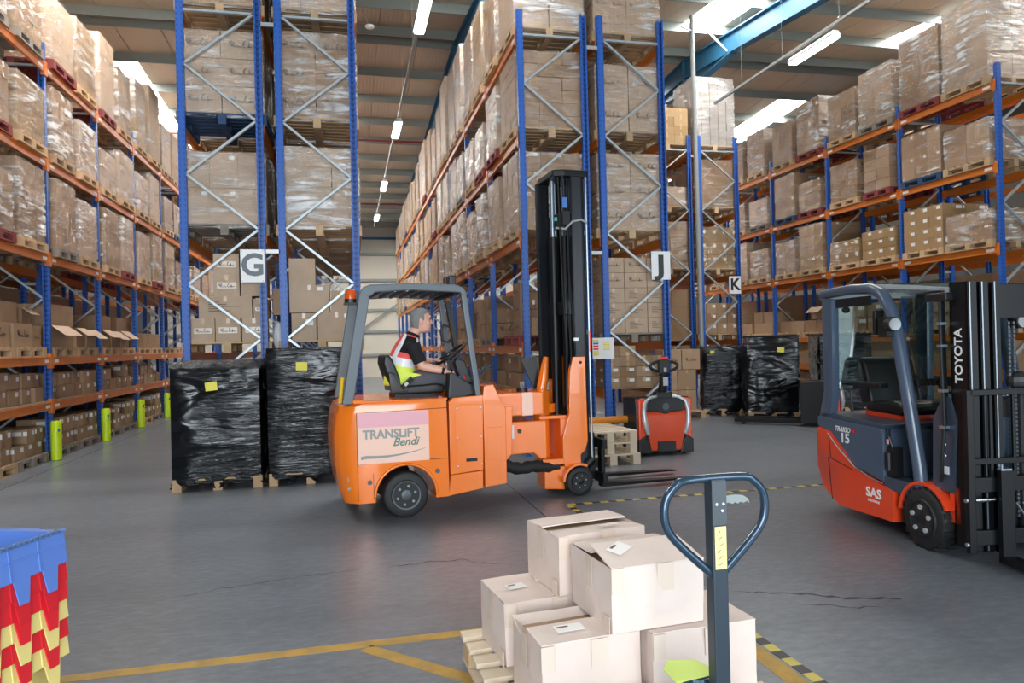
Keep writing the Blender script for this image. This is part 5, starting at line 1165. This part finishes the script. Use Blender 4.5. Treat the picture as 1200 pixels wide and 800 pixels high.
# overhead guard
def guard(y, sg):
    def f(b):
        b.prism([(-1.31, .77), (-1.13, .80), (-1.06, 1.05), (-1.04, 1.93), (-1.20, 1.95), (-1.20, 1.1)], y, y+sg*.07, 'y')
        b.tube([(-1.24, y+sg*.035, 1.985), (-.8, y+sg*.035, 2.0), (-.52, y+sg*.035, 1.985), (-.38, y+sg*.035, 1.93), (-.28, y+sg*.035, 1.80), (-.20, y+sg*.035, 1.56), (-.09, y+sg*.035, 1.05), (.0, y+sg*.035, .60), (.02, y+sg*.035, .44)], [.045, .045, .047, .05, .052, .05, .05, .05, .05], 10)
    return part('guard_leg', f, 'toyota_grey_light', TY, bevel=.008, smooth=40)
guard(.02, 1); guard(TW-.02, -1)
def roof2(b):
    b.prism([(-1.24, 1.97), (-.55, 1.99), (.34, 1.90), (.34, 1.925), (-.55, 2.025), (-1.24, 2.01)], .10, .16, 'y'); b.prism([(-1.24, 1.97), (-.55, 1.99), (.34, 1.90), (.34, 1.925), (-.55, 2.025), (-1.24, 2.01)], TW-.16, TW-.10, 'y')
    for i in range(9): y = .2+i*(TW-.4)/8; b.prism([(-1.2, 1.985), (-.5, 2.0), (.32, 1.905), (.32, 1.92), (-.5, 2.02), (-1.2, 2.005)], y-.012, y+.012, 'y')
    b.box((-1.26, .04, 1.94), (-1.18, TW-.04, 2.01)); b.box((.30, .06, 1.87), (.36, TW-.06, 1.93))
part('guard_roof', roof2, 'silver_paint', TY, bevel=.004)
part('roof_glass', lambda b: b.prism([(-1.18, 2.012), (-.5, 2.028), (.32, 1.93), (.32, 1.934), (-.5, 2.032), (-1.18, 2.016)], .1, TW-.1, 'y'), 'glass', TY)
part('roof_bracket', lambda b: (b.box((-1.08, .06, 1.85), (-.55, .075, 1.93)), b.ell((-.95, .1, 1.83), (.035, .035, .03)), b.ell((-.42, .1, 1.80), (.03, .03, .03))), 'black_plastic', TY)
part('rear_window', lambda b: b.box((-1.16, .09, 1.10), (-1.155, TW-.09, 1.9)), 'glass', TY)
part('front_window', lambda b: b.prism([(.0, 1.1), (.005, 1.1), (.0-.2, 1.9), (-.205, 1.9)], .09, TW-.09, 'y'), 'glass', TY)
part('wiper', lambda b: (b.bar((.02, .35, 1.25), (-.02, .7, 1.35), .02, .015), b.bar((.02, .45, 1.2), (-.10, .5, 1.6), .015, .012), b.box((0, .3, 1.2), (.05, .5, 1.27))), 'black_plastic', TY)
hl = part('head_lamp', lambda b: (b.box((-.30, -.05, 1.58), (-.19, .03, 1.74)), b.cyl((-.19, -.03, 1.68), (-.12, -.03, 1.68), .055, 16)), 'black_plastic', TY, bevel=.006); part('lamp_lens', lambda b: b.cyl((-.12, -.03, 1.68), (-.112, -.03, 1.68), .048, 16), 'silver_paint', hl)
part('wing_mirror', lambda b: b.box((-.40, -.03, 1.60), (-.36, .05, 1.80)), 'black_plastic', TY, bevel=.012)
hl = part('head_lamp', lambda b: (b.box((-.30, TW-.03, 1.58), (-.19, TW+.05, 1.74)), b.cyl((-.19, TW+.03, 1.68), (-.12, TW+.03, 1.68), .055, 16)), 'black_plastic', TY, bevel=.006); part('lamp_lens', lambda b: b.cyl((-.12, TW+.03, 1.68), (-.112, TW+.03, 1.68), .048, 16), 'silver_paint', hl)
# seat and controls
part('seat_back', lambda b: b.prism([(-1.06, .98), (-.90, .98), (-.95, 1.2), (-1.0, 1.36), (-1.06, 1.41), (-1.12, 1.38), (-1.11, 1.15)], .29, .78, 'y'), 'black_plastic', TY, bevel=.035, smooth=50, seg=3)
part('seat_cushion', lambda b: b.prism([(-.98, .93), (-.50, .92), (-.47, .97), (-.50, 1.02), (-.60, 1.04), (-.98, 1.01)], .28, .79, 'y'), 'black_plastic', TY, bevel=.03, smooth=50, seg=3)
part('seat_frame', lambda b: b.box((-1.0, .30, .885), (-.52, .77, .935)), 'red_paint', TY)
part('arm_rest', lambda b: b.prism([(-.98, 1.13), (-.55, 1.16), (-.42, 1.15), (-.40, 1.20), (-.55, 1.235), (-.98, 1.19)], .80, .92, 'y'), 'black_plastic', TY, bevel=.02); part('arm_rest', lambda b: b.prism([(-.98, 1.13), (-.6, 1.15), (-.6, 1.20), (-.98, 1.19)], .16, .25, 'y'), 'black_plastic', TY, bevel=.015)
for i in range(4): part('joystick', lambda b: (b.cyl((-.47-.03*i, .83+.02*i, 1.2), (-.47-.03*i, .83+.02*i, 1.26), .006, 6), b.ell((-.47-.03*i, .83+.02*i, 1.27), (.014, .014, .016), 8, 6)), 'black_plastic', TY)
wc2 = Vector((-.08, .5, 1.14)); sw = part('steering_wheel', lambda b: b.tube([wc2+Vector((.13*math.cos(a), .16*math.sin(a), -.10*math.cos(a))) for a in [2*math.pi*i/24 for i in range(25)]], .014, 8), 'black_plastic', TY, smooth=60)
part('wheel_spoke', lambda b: [b.bar(wc2, wc2+Vector((.13*math.cos(a), .16*math.sin(a), -.1*math.cos(a))), .025, .012) for a in (.5, 2.6, 4.7)], 'black_plastic', sw); part('steering_column', lambda b: b.bar((.0, .5, 1.08), (.18, .5, .85), .09, .09), 'black_plastic', TY)
part('rear_hoop', lambda b: b.tube([(-1.2, .3, .9), (-1.22, .3, 1.1), (-1.22, .45, 1.15)], .012, 8), 'black_plastic', TY)
# mast
MU = .43
for v0, s in ((.06, 1), (TW-.06, -1)):
    part('mast_outer_rail', lambda b: chan(b, MU, v0, s, .10, 1.955, .17, .07, .02), 'black_steel', TY)
    part('mast_middle_rail', lambda b: chan(b, MU+.03, v0+s*.085, s, .09, 1.95, .13, .065, .018), 'black_steel', TY)
    part('mast_inner_rail', lambda b: chan(b, MU+.05, v0+s*.165, s, .09, 1.945, .12, .06, .018), 'black_steel', TY)
    for k in range(3): part('rail_edge', lambda b: b.box((MU+.084+k*.012, v0+s*.012+s*k*.085, .1), (MU+.088+k*.012, v0+s*.02+s*k*.085, 1.95)), 'steel_edge', TY)
    part('chain_roller', lambda b: b.cyl((MU+.02, v0+s*.12, 1.90), (MU+.02, v0+s*.15, 1.90), .05, 16), 'steel_edge', TY)
    part('lift_ram', lambda b: b.cyl((MU-.03, v0+s*.22, .2), (MU-.03, v0+s*.22, 1.9), .028, 12), 'black_steel', TY)
part('mast_top_bar', lambda b: b.box((MU-.02, .10, 1.70), (MU+.03, TW-.10, 1.93)), 'black_steel', TY)
part('mast_low_bar', lambda b: b.box((MU-.04, .10, .16), (MU, TW-.1, .40)), 'black_steel', TY); part('mast_mid_bar', lambda b: b.box((MU-.06, .14, 1.0), (MU-.02, TW-.14, 1.12)), 'black_steel', TY)
for v in (.42, .46, .58, .62): part('lift_chain', lambda b: [b.box((MU+.02, v-.008, .3+i*.03), (MU+.035, v+.008, .322+i*.03)) for i in range(46)], 'rim_grey', TY)
part('centre_ram', lambda b: b.cyl((MU, .52, .2), (MU, .52, 1.3), .04, 14), 'black_steel', TY); part('ram_head', lambda b: b.ell((MU+.02, .50, 1.25), (.06, .10, .08), 14, 8), 'black_plastic', TY)
me = text('maker_lettering', 'TOYOTA', .098, 'sign_white', TY, (MU-.005, .057, 1.44), (R(90), R(-90), 0), off=.002, sx=.95)
part('front_hose', lambda b: b.tube([(.30, .02, 1.86), (.31, .015, 1.4), (.32, .02, .95), (.31, .0, .70), (.27, .03, .58), (.22, .06, .52)], .012, 8), 'black_rubber', TY, smooth=60); part('hose_guard', lambda b: b.bar((.29, .045, 1.9), (.30, .045, .9), .02, .03), 'mast_steel', TY)
for z in (1.66, 1.50, 1.18, .92): part('hose_clip', lambda b: b.box((.285, .0, z), (.33, .05, z+.02)), 'steel_edge', TY)
part('tilt_light', lambda b: b.box((.18, .0, 1.83), (.38, .16, 1.89)), 'black_plastic', TY, bevel=.012)
def carr2(b):
    for z in (.20, .56): b.box((MU+.10, .03, z-.05), (MU+.14, TW-.03, z+.05))
    b.box((MU+.11, -.02, .10), (MU+.15, .03, 1.21)); b.box((MU+.11, TW-.03, .10), (MU+.15, TW+.02, 1.21)); b.box((MU+.11, .0, 1.17), (MU+.15, TW, 1.21)); b.box((MU+.11, .03, .70), (MU+.14, TW-.03, .74))
    for i in range(1, 6): b.box((MU+.115, i*TW/6-.012, .60), (MU+.135, i*TW/6+.012, 1.18))
part('load_backrest', carr2, 'black_steel', TY, bevel=.004)
part('side_bolt', lambda b: [b.cyl((MU+.13, -.035, z), (MU+.13, -.02, z), .014, 10) for z in (.16, .46)], 'steel_edge', TY)
for v in (.24, .81):
    fk = part('fork', lambda b: (b.box((MU+.15, v-.05, .04), (MU+.19, v+.05, .66)), b.prism([(MU+.15, .03), (MU+1.2, .03), (MU+1.2, .038), (MU+.4, .07), (MU+.19, .08), (MU+.15, .08)], v-.05, v+.05, 'y')), 'black_steel', TY, bevel=.004); part('fork_pin', lambda b: (b.box((MU+.14, v-.04, .66), (MU+.18, v+.04, .672)), b.cyl((MU+.16, v-.02, .672), (MU+.16, v-.02, .70), .01, 8)), 'steel_edge', fk)
part('shift_ram', lambda b: b.cyl((MU+.14, .03, .46), (MU+.14, .18, .46), .014, 10), 'chrome', TY)
for k in range(3): part('carriage_hose', lambda b: b.tube([(MU+.1, .38+.05*k, .42), (MU+.16, .42+.06*k, .30), (MU+.14, .55+.05*k, .26), (MU+.1, .62+.04*k, .40)], .009, 8), 'rim_grey', TY, smooth=60)
text('model_lettering', 'TRAIGO', .062, 'sign_white', TY, (-.905, .006, .775), (R(90), 0, 0), shear=.25, off=.001); text('model_lettering_small', '48', .05, 'red_knob', TY, (-.745, .006, .78), (R(90), 0, 0), off=.001)
text('model_number', '15', .115, 'sign_white', TY, (-.87, .006, .70), (R(90), 0, 0), off=.003, sx=1.25)
text('dealer_lettering', 'SAS', .105, 'sign_white', TY, (-.475, -.004, .30), (R(90), 0, 0), off=.003, sx=1.2); text('dealer_strapline', 'SOLUTIONS', .028, 'sign_white', TY, (-.475, -.004, .235), (R(90), 0, 0))

# ------------------------------------------------------------------ powered pallet trucks
def ept(loc, rz, label):
    r = thing('powered_pallet_truck', label, 'pallet truck', loc, rz)
    part('chassis', lambda b: b.prism([(-.37, .0), (.37, .0), (.37, .40), (-.37, .40)], .04, .62, 'z'), 'black_plastic', r, bevel=.02)
    part('side_battery', lambda b: b.prism([(.06, .05), (.62, .05), (.62, .78), (.10, .80), (.06, .6)], -.40, -.36, 'x'), 'black_plastic', r, bevel=.012); part('side_battery', lambda b: b.prism([(.06, .05), (.62, .05), (.62, .78), (.10, .80), (.06, .6)], .36, .40, 'x'), 'black_plastic', r, bevel=.012)
    part('battery_box', lambda b: b.box((-.36, .36, .08), (.36, .62, .78)), 'black_plastic', r, bevel=.01)
    part('shoulder_panel', lambda b: b.prism([(-.385, .78), (-.27, .80), (-.24, .45), (-.30, .26), (-.385, .18)], -.02, .12, 'y'), 'red_paint', r, bevel=.012)
    part('shoulder_panel', lambda b: b.prism([(.385, .78), (.27, .80), (.24, .45), (.30, .26), (.385, .18)], -.02, .12, 'y'), 'red_paint', r, bevel=.012)
    part('front_apron', lambda b: b.rings([[(-.22, -.03, .07), (.22, -.03, .07), (.22, .1, .07), (-.22, .1, .07)], [(-.27, -.06, .35), (.27, -.06, .35), (.27, .1, .35), (-.27, .1, .35)], [(-.29, -.05, .56), (.29, -.05, .56), (.29, .1, .56), (-.29, .1, .56)], [(-.27, -.01, .62), (.27, -.01, .62), (.27, .1, .62), (-.27, .1, .62)]]), 'red_worn', r, bevel=.015, smooth=35)
    part('apron_vent', lambda b: b.box((-.13, -.06, .06), (.13, -.03, .20)), 'black_plastic', r)
    part('top_cover', lambda b: b.prism([(-.29, .62), (-.08, .60), (0, .57), (.08, .60), (.29, .62), (.27, .76), (.16, .80), (-.16, .80), (-.27, .76)], -.04, .36, 'y'), 'black_plastic', r, bevel=.012); part('cover_badge', lambda b: b.cyl((0, -.046, .68), (0, -.04, .68), .05, 18), 'rim_grey', r)
    part('tiller_base', lambda b: b.box((-.12, .0, .78), (.12, .16, .88)), 'black_plastic', r, bevel=.02)
    tl = part('tiller_arm', lambda b: b.tube([(0, .08, .86), (0, .03, 1.0), (0, .0, 1.18)], [.07, .06, .07], 12, flat=.7), 'black_plastic', r, smooth=50)
    part('display', lambda b: b.box((-.035, -.062, .97), (.035, -.05, 1.09)), 'grey_plastic', r)
    part('tiller_ring', lambda b: b.tube([(.20*math.cos(a)*(1 if abs(math.cos(a)) > .2 else .9), -.01, 1.24+.075*math.sin(a)) for a in [2*math.pi*i/26 for i in range(27)]], .022, 8), 'black_plastic', r, smooth=60)
    part('tiller_head', lambda b: b.prism([(-.07, 1.14), (.07, 1.14), (.085, 1.30), (.05, 1.34), (-.05, 1.34), (-.085, 1.30)], -.05, .04, 'y'), 'black_plastic', r, bevel=.012); part('belly_button', lambda b: b.prism([(-.065, 1.325), (.065, 1.325), (.05, 1.37), (-.05, 1.37)], -.045, .03, 'y'), 'red_knob', r, bevel=.012); part('key_switch', lambda b: b.box((-.02, -.056, 1.16), (.02, -.05, 1.22)), 'grey_plastic', r)
    for s in (-1, 1):
        part('grab_rail', lambda b: b.tube([(s*.12, .02, .82), (s*.22, .0, .80), (s*.30, -.03, .74), (s*.325, -.05, .62), (s*.32, -.06, .50), (s*.30, -.07, .40), (s*.27, -.05, .30)], [.022, .024, .026, .03, .036, .036, .024], 10), 'silver_paint', r, smooth=60)
        part('corner_boot', lambda b: b.prism([(s*.40, .03), (s*.20, .03), (s*.25, .20), (s*.31, .28), (s*.40, .22)], -.04, .12, 'y'), 'black_plastic', r, bevel=.015); part('castor', lambda b: b.cyl((s*.27, .06, .05), (s*.31, .06, .05), .05, 14), 'black_rubber', r)
        part('fork', lambda b: b.box((s*.19-.09, .62, .05), (s*.19+.09, 1.78, .11)), 'black_steel', r, bevel=.008); part('load_roller', lambda b: b.cyl((s*.19-.05, 1.62, .041), (s*.19+.05, 1.62, .041), .04, 14), 'black_rubber', r)
    return r
ept((4.30, 9.34, 0), R(-3), 'red powered pallet truck with grey grab rails in front of rack J')
ept((8.60, 11.35, 0), R(52), 'second red powered pallet truck half hidden behind the parked forklift')

# ------------------------------------------------------------------ repeats share a group
GRP = {'pallet_load': 'carton loads on the pallet racks', 'carton': 'loose cartons on the rack shelves', 'open_carton': 'open-flap cartons on the racks', 'pallet': 'empty and loaded loose pallets', 'pallet_rack': 'blue and orange pallet racks',
       'column_guard': 'lime post guards', 'black_wrapped_pallet': 'black film-wrapped pallets on the floor', 'cardboard_box': 'boxes on the foreground pallet', 'nesting_crate': 'nested crates', 'aisle_sign': 'letter signs on rack ends',
       'powered_pallet_truck': 'red powered pallet trucks', 'shelf_board': 'shelf boards on low beams', 'carton_stack': 'dim carton stacks', 'light_conduit': 'lighting conduits'}
for o in COL.objects:
    if o.parent is None and 'label' in o and 'group' not in o:
        g = GRP.get(o.name.split('.')[0])
        if g: o['group'] = g
